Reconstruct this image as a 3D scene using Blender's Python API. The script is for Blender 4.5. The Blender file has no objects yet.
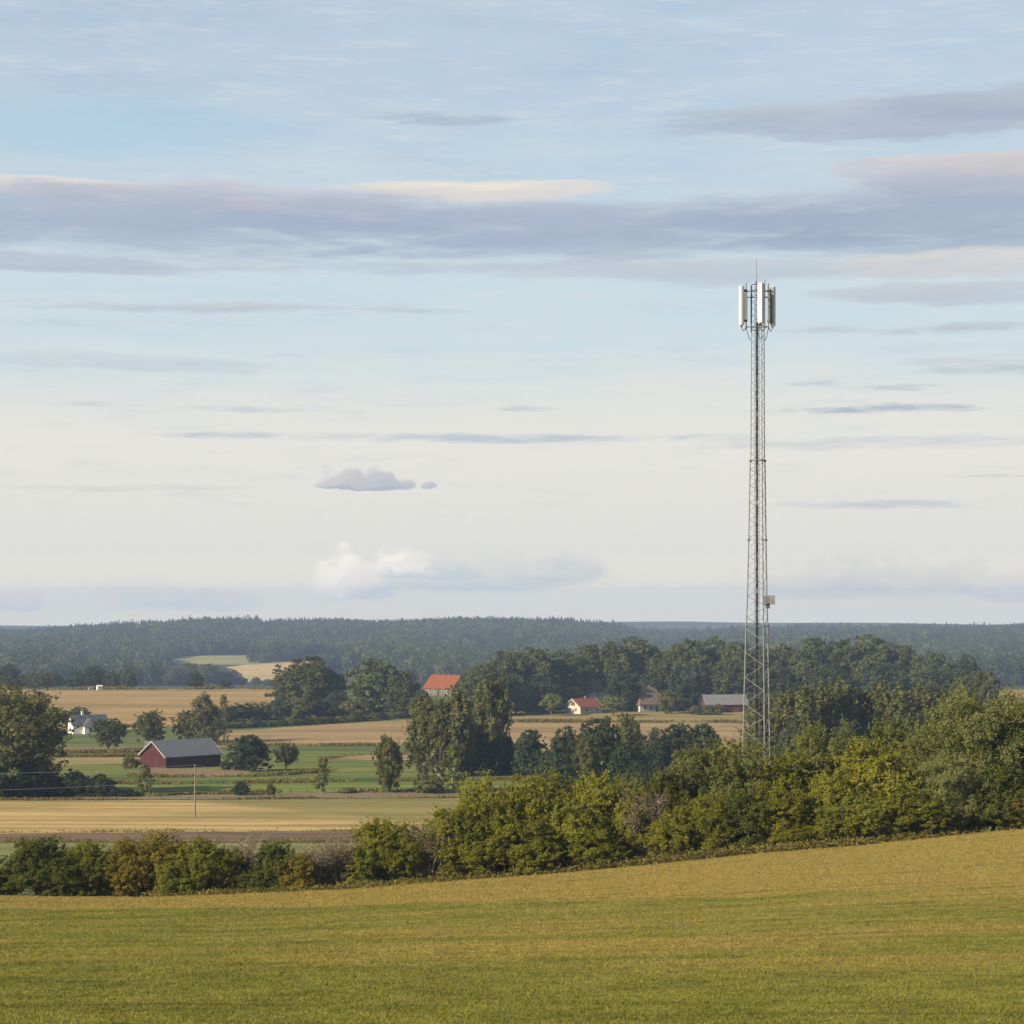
# Countryside with a lattice telecom mast: everything is built in code.
SKY_TINT = (1.0, 1.0, 1.0)
HAZE = 1.55e-4
EXPO = 1.05
HAZE_COL = (.40, .55, .84, 1)
import bpy, math, random
import numpy as np
from mathutils import Vector, Matrix

S = bpy.context.scene
C = S.collection
F = 1911.0                 # focal length in pixels of the 1024 px frame
EYE = 600.0                # picture row of the true horizon
R = math.radians
rnd = random.Random(7)

# ------------------------------------------------------------------ helpers
def tag(o, label=None, cat=None, group=None, kind=None):
    if label: o['label'] = label
    if cat: o['category'] = cat
    if group: o['group'] = group
    if kind: o['kind'] = kind
    return o

def link(o, parent=None):
    C.objects.link(o)
    if parent: o.parent = parent
    return o

def empty(name, loc=(0, 0, 0), rz=0.0):
    o = bpy.data.objects.new(name, None)
    o.empty_display_size = 0.5
    o.location = loc
    o.rotation_euler = (0, 0, rz)
    return link(o)

def mesh_poly(name, V, n):
    """mesh of separate n-gons from an array of corner points"""
    V = np.asarray(V, np.float32).reshape(-1, 3)
    me = bpy.data.meshes.new(name)
    nv = len(V); nf = nv // n
    me.vertices.add(nv); me.vertices.foreach_set('co', V.ravel())
    me.loops.add(nv); me.loops.foreach_set('vertex_index', np.arange(nv, dtype=np.int32))
    me.polygons.add(nf)
    me.polygons.foreach_set('loop_start', np.arange(0, nv, n, dtype=np.int32))
    me.update(calc_edges=True)
    return me

def mesh_grid(name, X, Y, Z, smooth=True):
    h, w = X.shape
    V = np.stack([X, Y, Z], -1).reshape(-1, 3).astype(np.float32)
    i = np.arange(h * w).reshape(h, w)
    q = np.stack([i[:-1, :-1], i[:-1, 1:], i[1:, 1:], i[1:, :-1]], -1).reshape(-1).astype(np.int32)
    me = bpy.data.meshes.new(name)
    me.vertices.add(len(V)); me.vertices.foreach_set('co', V.ravel())
    me.loops.add(len(q)); me.loops.foreach_set('vertex_index', q)
    nf = len(q) // 4
    me.polygons.add(nf)
    me.polygons.foreach_set('loop_start', np.arange(0, len(q), 4, dtype=np.int32))
    me.polygons.foreach_set('use_smooth', np.full(nf, smooth))
    me.update(calc_edges=True)
    return me

class MB:
    """collects boxes, prisms and tubes, then links them as one mesh object"""
    def __init__(s): s.v = []; s.f = []
    def add(s, vs, fs):
        b = len(s.v); s.v += [tuple(v) for v in vs]; s.f += [tuple(b + i for i in f) for f in fs]
    def box(s, x0, x1, y0, y1, z0, z1, M=None):
        vs = [Vector((x, y, z)) for z in (z0, z1) for (x, y) in ((x0, y0), (x1, y0), (x1, y1), (x0, y1))]
        if M: vs = [M @ v for v in vs]
        s.add(vs, [(3, 2, 1, 0), (4, 5, 6, 7), (0, 1, 5, 4), (1, 2, 6, 5), (2, 3, 7, 6), (3, 0, 4, 7)])
    def tube(s, pts, rads, n=6, cap=True):
        pts = [Vector(p) for p in pts]
        if not hasattr(rads, '__len__'): rads = [rads] * len(pts)
        rings = []
        for i, p in enumerate(pts):
            t = (pts[min(i + 1, len(pts) - 1)] - pts[max(i - 1, 0)])
            t = t.normalized() if t.length > 1e-9 else Vector((0, 0, 1))
            a = t.cross(Vector((0, 0, 1)))
            if a.length < 1e-3: a = t.cross(Vector((1, 0, 0)))
            a.normalize(); b = t.cross(a)
            rings.append([p + (a * math.cos(k * 2 * math.pi / n) + b * math.sin(k * 2 * math.pi / n)) * rads[i] for k in range(n)])
        vs = [v for r in rings for v in r]; fs = []
        for i in range(len(pts) - 1):
            for k in range(n):
                k2 = (k + 1) % n
                fs.append((i * n + k, i * n + k2, (i + 1) * n + k2, (i + 1) * n + k))
        if cap:
            fs.append(tuple(range(n))); fs.append(tuple(reversed(range((len(pts) - 1) * n, len(pts) * n))))
        s.add(vs, fs)
    def mesh(s, name):
        me = bpy.data.meshes.new(name); me.from_pydata(s.v, [], s.f); me.update(); return me
    def build(s, name, mat, parent=None, bevel=0.0):
        me = s.mesh(name)
        if mat: me.materials.append(mat)
        o = bpy.data.objects.new(name, me); link(o, parent)
        if bevel:
            m = o.modifiers.new('bevel', 'BEVEL'); m.width = bevel; m.segments = 2; m.limit_method = 'ANGLE'
        return o

def dup(root, loc, rz=0.0, scale=(1, 1, 1)):
    r = root.copy(); C.objects.link(r)
    for k in ('label', 'group'):
        if k in r: del r[k]
    r.location = loc; r.rotation_euler = (0, 0, rz); r.scale = scale
    for ch in root.children:
        c = ch.copy(); C.objects.link(c); c.parent = r
        for g in ch.children:
            d = g.copy(); C.objects.link(d); d.parent = c
    return r

# ------------------------------------------------------------------ node helpers
class NT:
    def __init__(s, tree): s.t = tree; s.n = tree.nodes; s.l = tree.links
    def node(s, typ, **kw):
        n = s.n.new(typ)
        for k, v in kw.items(): setattr(n, k, v)
        return n
    def put(s, sock, v):
        if isinstance(v, bpy.types.NodeSocket): s.l.new(v, sock)
        elif v is not None: sock.default_value = v
    def m(s, op, a, b=None, c=None, clamp=False):
        n = s.node('ShaderNodeMath', operation=op, use_clamp=clamp)
        s.put(n.inputs[0], a); s.put(n.inputs[1], b)
        if c is not None: s.put(n.inputs[2], c)
        return n.outputs[0]
    def ss(s, x, e0, e1):
        n = s.node('ShaderNodeMapRange', interpolation_type='SMOOTHSTEP')
        s.put(n.inputs['Value'], x); s.put(n.inputs['From Min'], e0); s.put(n.inputs['From Max'], e1)
        return n.outputs[0]
    def lin(s, x, e0, e1, a, b):
        n = s.node('ShaderNodeMapRange')
        for k, v in (('Value', x), ('From Min', e0), ('From Max', e1), ('To Min', a), ('To Max', b)): s.put(n.inputs[k], v)
        return n.outputs[0]
    def mix(s, f, a, b, blend='MIX'):
        n = s.node('ShaderNodeMix', data_type='RGBA', blend_type=blend)
        s.put(n.inputs[0], f)
        for i, v in ((6, a), (7, b)):
            if isinstance(v, (tuple, list)): v = tuple(v) + (1,) if len(v) == 3 else v
            s.put(n.inputs[i], v)
        return n.outputs[2]
    def xyz(s, x, y, z=0.0):
        n = s.node('ShaderNodeCombineXYZ')
        for i, v in enumerate((x, y, z)): s.put(n.inputs[i], v)
        return n.outputs[0]
    def noise(s, vec, scale=1.0, detail=4.0, rough=0.55, dist=0.0):
        n = s.node('ShaderNodeTexNoise')
        s.put(n.inputs['Vector'], vec); n.inputs['Scale'].default_value = scale
        n.inputs['Detail'].default_value = detail; n.inputs['Roughness'].default_value = rough
        n.inputs['Distortion'].default_value = dist
        return n.outputs['Fac']
    def pos(s):
        g = s.node('ShaderNodeNewGeometry'); return g
    def scaled(s, vec, sc, off=(0, 0, 0)):
        n = s.node('ShaderNodeMapping'); s.put(n.inputs['Vector'], vec)
        n.inputs['Scale'].default_value = sc; n.inputs['Location'].default_value = off
        return n.outputs[0]

def new_mat(name):
    m = bpy.data.materials.new(name); m.use_nodes = True
    t = NT(m.node_tree); t.n.clear()
    out = t.node('ShaderNodeOutputMaterial')
    return m, t, out

def principled(t, out, col, rough=0.8, metal=0.0, spec=0.3, normal=None):
    b = t.node('ShaderNodeBsdfPrincipled')
    if isinstance(col, (tuple, list)): col = tuple(col) + (1,)
    t.put(b.inputs['Base Color'], col); t.put(b.inputs['Roughness'], rough)
    b.inputs['Metallic'].default_value = metal
    b.inputs['Specular IOR Level'].default_value = spec
    if normal: t.put(b.inputs['Normal'], normal)
    t.l.new(b.outputs[0], out.inputs[0])
    return b

def solid(name, col, rough=0.7, metal=0.0, var=0.25, scale=1.5, spec=0.3, stretch=(1, 1, 1)):
    m, t, out = new_mat(name)
    tc = t.node('ShaderNodeTexCoord').outputs['Object']
    n = t.noise(t.scaled(tc, stretch), scale, 5, 0.6)
    a = tuple(c * (1 - var) for c in col); b = tuple(min(1, c * (1 + var)) for c in col)
    principled(t, out, t.mix(t.ss(n, 0.3, 0.7), a, b), rough, metal, spec)
    return m

# ------------------------------------------------------------------ the lie of the land
_D = np.array([-400, 0, 40, 80, 115, 150, 200, 230, 300, 400, 450, 500, 550, 600, 700, 800, 860, 1000, 1300, 1500, 1700, 1900, 2400, 30000.])
_Z = np.array([4.0, 4.3, 8.9, 13.25, 17.6, 22.3, 26.9, 28.6, 31.2, 35.0, 36.8, 38.0, 38.4, 38.6, 39.3, 39.7, 39.8, 47, 59.5, 67, 68, 66, 66, 66])
_EX = np.array([-300, 0, 140, 230, 350, 430, 550, 650, 760, 850, 920, 1024, 1300.])
_ER = np.array([900, 896, 897.5, 894, 889, 882.5, 874, 864.5, 852.5, 845.5, 838.5, 829, 803.])
_RX = np.array([-600, 0, 100, 200, 300, 450, 560, 615, 645, 690, 745, 800, 900, 1024, 1500.])
_RR = np.array([644, 639.5, 635, 630, 630.5, 629, 629, 633.5, 641.5, 642, 638, 638, 636, 635, 638.])
_fd = np.concatenate([np.linspace(-400, 1000, 2801), np.linspace(1001, 30000, 5000)])
_fz = np.interp(_fd, _D, _Z)
_k = np.hanning(41); _k /= _k.sum()
_fz[:2801] = np.convolve(np.pad(_fz[:2801], 20, mode='reflect', reflect_type='odd'), _k, 'valid')

def sst(t):
    t = np.clip(t, 0, 1); return t * t * (3 - 2 * t)

def terr(x, y):
    x = np.asarray(x, float); y = np.asarray(y, float)
    drop = np.interp(y, _fd, _fz)
    px = 512 + F * x / 115.0
    diff = (np.interp(px, _EX, _ER) - 600) * 115 / F - 17.6
    w = np.where(y < 115, np.clip((y - 40) / 75, 0, 1), 1 - sst((y - 115) / 85))
    drop = drop + diff * w * (y > 40)
    col = 512 + F * x / np.maximum(y, 200)
    ridge = (np.interp(col, _RX, _RR) - 600 + .55 * np.sin(col / 19.0) + .7 * np.sin(col / 47.0 + 2)) * 3000 / F
    t = sst((y - 1850) / 1150)
    und = 3.0 * np.sin(x / 170 + y / 400) * np.sin(y / 210 + x / 530) + 1.5 * np.sin(x / 71 + 1.3) * np.sin(y / 93)
    drop = drop * (1 - t) + t * ridge + und * sst((y - 1300) / 500) * (1 - 0.7 * t)
    far = 51.5 + 9 * np.abs(np.sin((col - 690) / 420)) + 1.2 * np.sin(col / 37.0)
    t2 = sst((y - 3050) / 700)
    drop = drop * (1 - t2) + t2 * 95
    t3 = sst((y - 3900) / 550)
    drop = drop * (1 - t3) + t3 * far
    t4 = sst((y - 4550) / 400)
    drop = drop * (1 - t4) + t4 * 95
    return -drop

_ry = np.concatenate([np.arange(30, 600, 0.5), np.arange(600, 1400, 1.0), np.arange(1400, 3100, 4.0)])
def P(px, row, ymin=30):
    """ground point seen at a picture position"""
    yy = _ry[_ry >= ymin]
    x = (px - 512) / F * yy
    r = EYE - F * terr(x, yy) / yy
    k = np.nonzero(r <= row)[0]
    y = yy[k[0]] if len(k) else yy[-1]
    x = (px - 512) / F * y
    return float(x), float(y), float(terr(x, y))

def at(px, y):
    x = (px - 512) / F * y
    return float(x), float(y), float(terr(x, y))

# ------------------------------------------------------------------ camera
cam = bpy.data.cameras.new('camera'); co = bpy.data.objects.new('camera', cam); C.objects.link(co)
co.location = (0, 0, 0); co.rotation_euler = (R(90), 0, 0)
cam.sensor_width = 36; cam.lens = 36 * F / 1024; cam.shift_y = (EYE - 512) / 1024
cam.clip_start = 0.5; cam.clip_end = 60000
S.camera = co
S.render.resolution_x = S.render.resolution_y = 1024
S.view_settings.view_transform = 'Standard'; S.view_settings.look = 'None'
S.view_settings.exposure = EXPOSURE = EXPO; S.view_settings.gamma = 1.0

# ------------------------------------------------------------------ sun
SUN_AZ, SUN_EL = -122.0, 27.0
d = Vector((math.sin(R(SUN_AZ)) * math.cos(R(SUN_EL)), math.cos(R(SUN_AZ)) * math.cos(R(SUN_EL)), math.sin(R(SUN_EL))))
sun = bpy.data.lights.new('sun', 'SUN'); sun.energy = 5.0; sun.angle = R(0.6); sun.color = (1.0, 0.84, 0.60)
so = bpy.data.objects.new('sun', sun); C.objects.link(so)
so.rotation_euler = d.to_track_quat('Z', 'Y').to_euler(); so.location = (-80, -30, 60)

# ------------------------------------------------------------------ sky with layered clouds (a world-fixed sky)
W = bpy.data.worlds.new('World'); S.world = W; W.use_nodes = True
t = NT(W.node_tree); t.n.clear()
out = t.node('ShaderNodeOutputWorld'); bg = t.node('ShaderNodeBackground')
SKY_STR = 0.07
bg.inputs['Strength'].default_value = SKY_STR
t.l.new(bg.outputs[0], out.inputs[0])
sky = t.node('ShaderNodeTexSky', sky_type='NISHITA', sun_disc=False)
sky.sun_elevation = R(SUN_EL); sky.sun_rotation = R(SUN_AZ); sky.air_density = 1.0; sky.dust_density = 0.6; sky.ozone_density = 1.6
tc = t.node('ShaderNodeTexCoord').outputs['Generated']
sep = t.node('ShaderNodeSeparateXYZ'); t.l.new(tc, sep.inputs[0])
dx, dy, dz = sep.outputs
hyp = t.m('SQRT', t.m('ADD', t.m('MULTIPLY', dx, dx), t.m('MULTIPLY', dy, dy)))
U = t.m('MULTIPLY', t.m('ARCTAN2', dx, dy), F)                    # heading, in 1/1911 rad
V = t.m('MULTIPLY', t.m('DIVIDE', dz, t.m('MAXIMUM', hyp, 0.02)), F)   # height above the horizon
lin1 = lambda c: tuple(((v / 255) / 12.92 if v / 255 <= .04045 else ((v / 255 + .055) / 1.055) ** 2.4) / SKY_STR / 2 ** EXPO for v in c)
nw1 = t.noise(t.xyz(t.m('MULTIPLY', U, .0042), t.m('MULTIPLY', V, .022), 3.1), 1, 6, .62)
nw2 = t.noise(t.xyz(t.m('MULTIPLY', U, .0060), t.m('MULTIPLY', V, .034), 9.7), 1, 7, .6)
nw3 = t.noise(t.xyz(t.m('MULTIPLY', U, .030), t.m('MULTIPLY', V, .042), 1.7), 1, 8, .66)       # puffy detail
nw4 = t.noise(t.xyz(t.m('MULTIPLY', U, .0085), t.m('MULTIPLY', V, .060), 7.9), 1, 8, .64, .3)   # ragged wisps
nw5 = t.noise(t.xyz(t.m('MULTIPLY', U, .0150), t.m('MULTIPLY', V, .120), 2.3), 1, 8, .66, .3)
vo = t.node('ShaderNodeTexVoronoi', feature='SMOOTH_F1'); t.put(vo.inputs['Vector'], t.xyz(t.m('ADD', t.m('MULTIPLY', U, .050), t.m('MULTIPLY', nw3, 1.2)), t.m('MULTIPLY', V, .065), 0)); vo.inputs['Scale'].default_value = 1; vo.inputs['Smoothness'].default_value = .35
puf = t.m('ADD', t.m('MULTIPLY', nw3, .6), t.m('MULTIPLY', vo.outputs['Distance'], .45))   # cauliflower
nst = t.noise(t.xyz(t.m('MULTIPLY', U, .0021), t.m('MULTIPLY', V, .030), 5.2), 1, 6, .55, .4)   # long streaks
base = sky.outputs[0]
tint = t.mix(1.0, base, SKY_TINT, 'MULTIPLY')
base = tint
# thin high veil: bluish white above, cream towards the horizon
veil_hi = t.m('MULTIPLY', t.ss(V, 230, 560), .55)
bl = t.m('ADD', t.m('MULTIPLY', t.m('SUBTRACT', nw1, .5), .8), t.m('MULTIPLY', t.lin(V, 60, 640, 1.05, .74), t.lin(V, 640, 1100, 1.0, .0)), clamp=True)
veilcol = t.mix(t.ss(t.m('ADD', V, t.m('MULTIPLY', t.m('SUBTRACT', nw4, .5), 120)), 130, 275), lin1((231, 229, 221)), t.mix(t.ss(V, 300, 520), lin1((206, 222, 228)), lin1((196, 213, 226))))
base = t.mix(bl, base, veilcol)
base = t.mix(t.m('MULTIPLY', t.ss(t.m('ADD', V, t.m('MULTIPLY', t.m('SUBTRACT', nst, .5), 190)), 265, 135), .80), base, lin1((232, 230, 223)))
base = t.mix(t.m('MULTIPLY', t.ss(V, 150, 60), .6), base, lin1((226, 225, 219)))
base = t.mix(t.m('MULTIPLY', t.ss(V, 55, 6), .9), base, lin1((246, 238, 219)))

base = t.mix(t.m('MULTIPLY', t.m('MULTIPLY', t.ss(nw5, .48, .74), t.ss(V, 190, 300)), .42), base, lin1((222, 225, 227)))   # fine cirrus
base = t.mix(t.m('MULTIPLY', t.m('MULTIPLY', t.ss(nw4, .52, .74), t.ss(V, 40, 120)), .30), base, lin1((192, 202, 211)))

def cloud(px, row, ru, rup, rdn, light, dark, op=.9, wu=60, wv=16, sharp=.45, puffy=False, shade=(-.3, .9), base=None, rag=1.9):
    Uw = t.m('ADD', t.m('SUBTRACT', U, px - 512), t.m('MULTIPLY', t.m('SUBTRACT', nw1, .5), 2 * wu))
    nv = puf if puffy else nw2
    Vw = t.m('ADD', t.m('SUBTRACT', V, 600 - row), t.m('MULTIPLY', t.m('SUBTRACT', nv, .5), 2 * wv))
    up = t.m('GREATER_THAN', Vw, 0.0)
    rv = t.m('ADD', t.m('MULTIPLY', up, rup - rdn), rdn)
    q = t.m('DIVIDE', Vw, rv)
    a = t.m('DIVIDE', Uw, ru)
    dd = t.m('ADD', t.m('MULTIPLY', a, a), t.m('MULTIPLY', q, q))
    thin = rup < 11 and not puffy
    if thin: sharp -= .75
    dd = t.m('ADD', dd, t.m('MULTIPLY', t.m('SUBTRACT', puf if puffy else (nw5 if thin else nw4), .5), 1.5 if puffy else (3.4 if thin else rag)))
    mask = t.m('MULTIPLY', t.ss(dd, 1.0, sharp), op * (1.25 if thin else 1))
    mod = t.lin(nw3 if puffy else nw4, .32, .62, .80 if puffy else .58, 1.0)
    mask = t.m('MULTIPLY', mask, mod, clamp=True)
    sh = t.ss(t.m('ADD', q, t.m('SUBTRACT', t.m('MULTIPLY', t.m('SUBTRACT', nw3 if puffy else nw4, .5), 2.0), t.m('MULTIPLY', a, .30 if puffy else 0))), shade[0], shade[1])
    return t.mix(mask, base, t.mix(sh, lin1(dark), lin1(light)))
# ---- cloud decks: (heading, height) in the sky, broad ones first
GREY, DARK, CREAM, PINK = (180, 190, 206), (156, 171, 195), (228, 222, 214), (214, 205, 205)
CL = [
    (110, 140, 230, 44, 40, (166, 203, 227), (168, 205, 226), .75, 60, 20, -.2),
    (560, 150, 200, 30, 26, (190, 214, 228), (192, 215, 228), .5, 60, 20, -.2),
    # upper right bank
    (930, 128, 330, 26, 22, (190, 197, 207), (168, 179, 198), .85, 90, 22, .30),
    (1060, 118, 210, 28, 20, (184, 193, 205), (166, 178, 198), .85, 70, 22, .3),
    (760, 118, 120, 9, 8, (190, 199, 210), (178, 190, 205), .7, 60, 8, .3),
    # bright crests of the long bank
    (60, 198, 150, 12, 14, (236, 226, 216), (216, 210, 210), .95, 40, 9, .35),
    (480, 190, 150, 11.5, 13, (240, 231, 216), (222, 216, 213), 1.0, 40, 8, .4),
    (940, 178, 120, 20, 24, (222, 208, 204), (196, 198, 207), .95, 60, 16, .35),
    (1010, 190, 150, 24, 30, (212, 203, 204), (186, 191, 204), .95, 60, 16, .3),
    (230, 200, 240, 16, 20, (206, 203, 209), (186, 193, 206), .9, 80, 14, .3),
    # the long bank itself
    (150, 222, 520, 34, 24, (186, 191, 205), (160, 174, 198), .94, 60, 17, -.1),
    (120, 244, 420, 24, 26, (174, 184, 202), (158, 173, 197), .88, 60, 16, -.2, 0, 0, 0, 2.6),
    (560, 222, 460, 30, 28, (184, 190, 204), (160, 174, 197), .94, 60, 17, -.1),
    (600, 243, 380, 22, 28, (174, 184, 202), (157, 172, 195), .88, 60, 16, -.2, 0, 0, 0, 2.6),
    (980, 218, 430, 38, 36, (178, 186, 201), (155, 170, 194), .97, 60, 18, -.1),
    (960, 244, 330, 22, 26, (170, 181, 200), (153, 169, 192), .88, 60, 16, -.2, 0, 0, 0, 2.6),
    (240, 206, 60, 8, 12, (220, 208, 206), (200, 196, 204), .7, 30, 10, .2),
    # under the bank
    (40, 272, 220, 12, 10, (184, 193, 208), (172, 184, 202), .8, 80, 10, .3),
    (400, 268, 300, 8, 8, (190, 199, 210), (182, 193, 207), .6, 80, 10, .2),
    (720, 272, 260, 14, 16, (196, 201, 208), (186, 195, 206), .75, 80, 12, .3),
    (950, 272, 130, 18, 18, (226, 219, 212), (206, 207, 210), .9, 60, 14, .3),
    (960, 300, 170, 12, 14, (200, 202, 207), (188, 195, 206), .85, 60, 12, .3),
    (230, 311, 290, 7, 8, (205, 206, 211), (186, 196, 208), .8, 80, 7, .3),
    (80, 330, 200, 5, 6, (204, 212, 217), (194, 205, 214), .6, 80, 7, .3),
    (130, 368, 170, 12, 12, (200, 211, 218), (190, 203, 214), .6, 60, 12, .3),
    (940, 334, 200, 6, 7, (196, 203, 210), (186, 195, 206), .8, 80, 6, .3),
    (990, 372, 110, 10, 12, (200, 204, 209), (190, 198, 207), .75, 60, 10, .3),
    # thin dark streaks
    (440, 120, 95, 9, 7, (184, 196, 210), (168, 181, 201), .95, 30, 6, .2),
    (250, 410, 80, 4, 4, (196, 203, 210), (188, 197, 208), .85, 40, 5, .2),
    (100, 408, 60, 4, 4, (196, 204, 211), (190, 199, 209), .7, 40, 5, .2),
    (525, 410, 32, 5, 4, (190, 198, 206), (180, 190, 202), .85, 20, 4, .3),
    (430, 438, 360, 5, 6, (194, 203, 211), (186, 197, 208), .85, 60, 4, .3),
    (900, 445, 240, 7, 8, (206, 209, 212), (196, 202, 209), .7, 80, 6, .3),
    (870, 413, 110, 8, 7, (182, 193, 206), (172, 184, 201), .95, 40, 6, .35),
    (820, 386, 46, 5, 5, (190, 200, 209), (182, 193, 205), .75, 30, 5, .3),
    (900, 391, 60, 4, 4, (192, 200, 209), (184, 194, 205), .75, 30, 5, .3),
    (870, 505, 130, 5, 6, (200, 205, 209), (190, 197, 205), .8, 40, 5, .3),
    (120, 490, 150, 5, 5, (216, 214, 208), (206, 207, 206), .6, 60, 5, .3),
    (1000, 480, 60, 3, 3, (204, 206, 208), (196, 200, 205), .6, 40, 4, .3),
]
for c in CL:
    base = cloud(*c[:11], base=base, rag=c[14] if len(c) > 11 else 1.9)
CU = [   # small cumulus: flat below, puffy above, lit from the left
    (345, 487, 34, 24, 4, (208, 206, 208), (172, 182, 198), 1.0, 6, 7, .45),
    (376, 487, 36, 20, 4, (198, 200, 206), (170, 181, 198), 1.0, 6, 7, .45),
    (402, 487, 16, 7, 3, (194, 196, 204), (174, 185, 202), .9, 6, 5, .3),
    (428, 487, 9, 5, 3, (198, 199, 206), (178, 188, 204), .9, 5, 4, .3),
    (470, 582, 150, 40, 12, (222, 222, 216), (204, 211, 213), .85, 16, 12, .2),
    (560, 574, 60, 22, 10, (218, 219, 214), (204, 210, 210), .8, 14, 10, .2),
    (332, 592, 22, 34, 10, (256, 247, 234), (224, 222, 220), 1.0, 5, 8, .3),
    (346, 592, 26, 50, 10, (258, 249, 237), (220, 221, 221), 1.0, 5, 9, .3),
    (370, 592, 30, 36, 10, (246, 238, 228), (214, 218, 219), .95, 6, 8, .3),
    (396, 572, 26, 32, 8, (258, 250, 238), (216, 219, 221), 1.0, 6, 8, .35),
    (420, 572, 26, 24, 8, (246, 239, 230), (212, 217, 220), 1.0, 6, 8, .3),
    (450, 574, 40, 20, 8, (222, 222, 220), (202, 210, 216), .9, 8, 8, .3),
    (12, 602, 26, 26, 10, (250, 239, 227), (218, 218, 218), .95, 6, 9, .35),
    (36, 604, 22, 20, 10, (242, 230, 218), (216, 217, 218), .9, 6, 9, .35),
    (150, 602, 70, 26, 10, (236, 228, 219), (216, 218, 218), .8, 14, 11, .2),
    (215, 604, 60, 22, 10, (228, 224, 218), (212, 216, 218), .75, 14, 11, .2),
    (820, 584, 110, 30, 20, (224, 222, 213), (210, 212, 207), .8, 20, 13, .1),
    (905, 580, 110, 30, 20, (222, 220, 212), (208, 210, 206), .8, 20, 13, .1),
    (1000, 590, 70, 30, 14, (232, 224, 216), (208, 211, 214), .8, 16, 12, .2),
]
for c in CU:
    base = cloud(*c, puffy=True, shade=(-.45, .55), base=base)
t.l.new(base, bg.inputs['Color'])

# ------------------------------------------------------------------ ground materials
def field_mat(name, cols, sx=.012, sy=.11, fine=.9, rot=0.0, rough=.95, tracks=None, split=None):
    """crop land: tone bands along the working direction plus fine mottling"""
    m, t, out = new_mat(name)
    p = t.node('ShaderNodeNewGeometry').outputs['Position']
    mp = t.node('ShaderNodeMapping'); t.l.new(p, mp.inputs[0]); mp.inputs['Rotation'].default_value = (0, 0, R(rot))
    v = mp.outputs[0]
    n1 = t.noise(t.scaled(v, (sx, sy, 0)), 1, 4, .6, .3)
    n2 = t.noise(t.scaled(v, (fine * .35, fine, 0)), 1, 5, .65)
    n3 = t.noise(t.scaled(v, (.018, .02, 0), (7, 3, 0)), 1, 3, .5)
    f = t.m('ADD', t.m('MULTIPLY', n1, .75), t.m('MULTIPLY', n2, .30))
    c = t.mix(t.ss(f, .40, .64), cols[0], cols[1])
    if len(cols) > 2: c = t.mix(t.m('MULTIPLY', t.ss(n3, .45, .7), .8), c, cols[2])
    if split:                       # a second crop tone beyond a soft, wandering line
        (ax, ay), (bx_, by_), c2, wd = split
        sp2 = t.node('ShaderNodeSeparateXYZ'); t.l.new(p, sp2.inputs[0])
        ln = math.hypot(bx_ - ax, by_ - ay)
        sd = t.m('ADD', t.m('MULTIPLY', t.m('SUBTRACT', sp2.outputs[0], ax), -(by_ - ay) / ln), t.m('MULTIPLY', t.m('SUBTRACT', sp2.outputs[1], ay), (bx_ - ax) / ln))
        sd = t.m('ADD', sd, t.m('MULTIPLY', t.m('SUBTRACT', n1, .5), wd * 3))
        c = t.mix(t.ss(sd, -wd, wd), c, t.mix(t.ss(f, .34, .72), c2[0], c2[1]))
    if tracks:
        sp = t.node('ShaderNodeSeparateXYZ'); t.l.new(v, sp.inputs[0])
        w = t.m('FRACT', t.m('MULTIPLY', t.m('ADD', sp.outputs[1], t.m('MULTIPLY', n3, 4.0)), 1 / tracks[0]))
        w = t.m('LESS_THAN', t.m('ABSOLUTE', t.m('SUBTRACT', w, .5)), tracks[1])
        c = t.mix(t.m('MULTIPLY', w, .5), c, tracks[2])
    b = t.node('ShaderNodeBump'); b.inputs['Strength'].default_value = .6; b.inputs['Distance'].default_value = .15
    t.l.new(n2, b.inputs['Height'])
    principled(t, out, c, rough, 0, .1, b.outputs[0])
    return m

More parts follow.
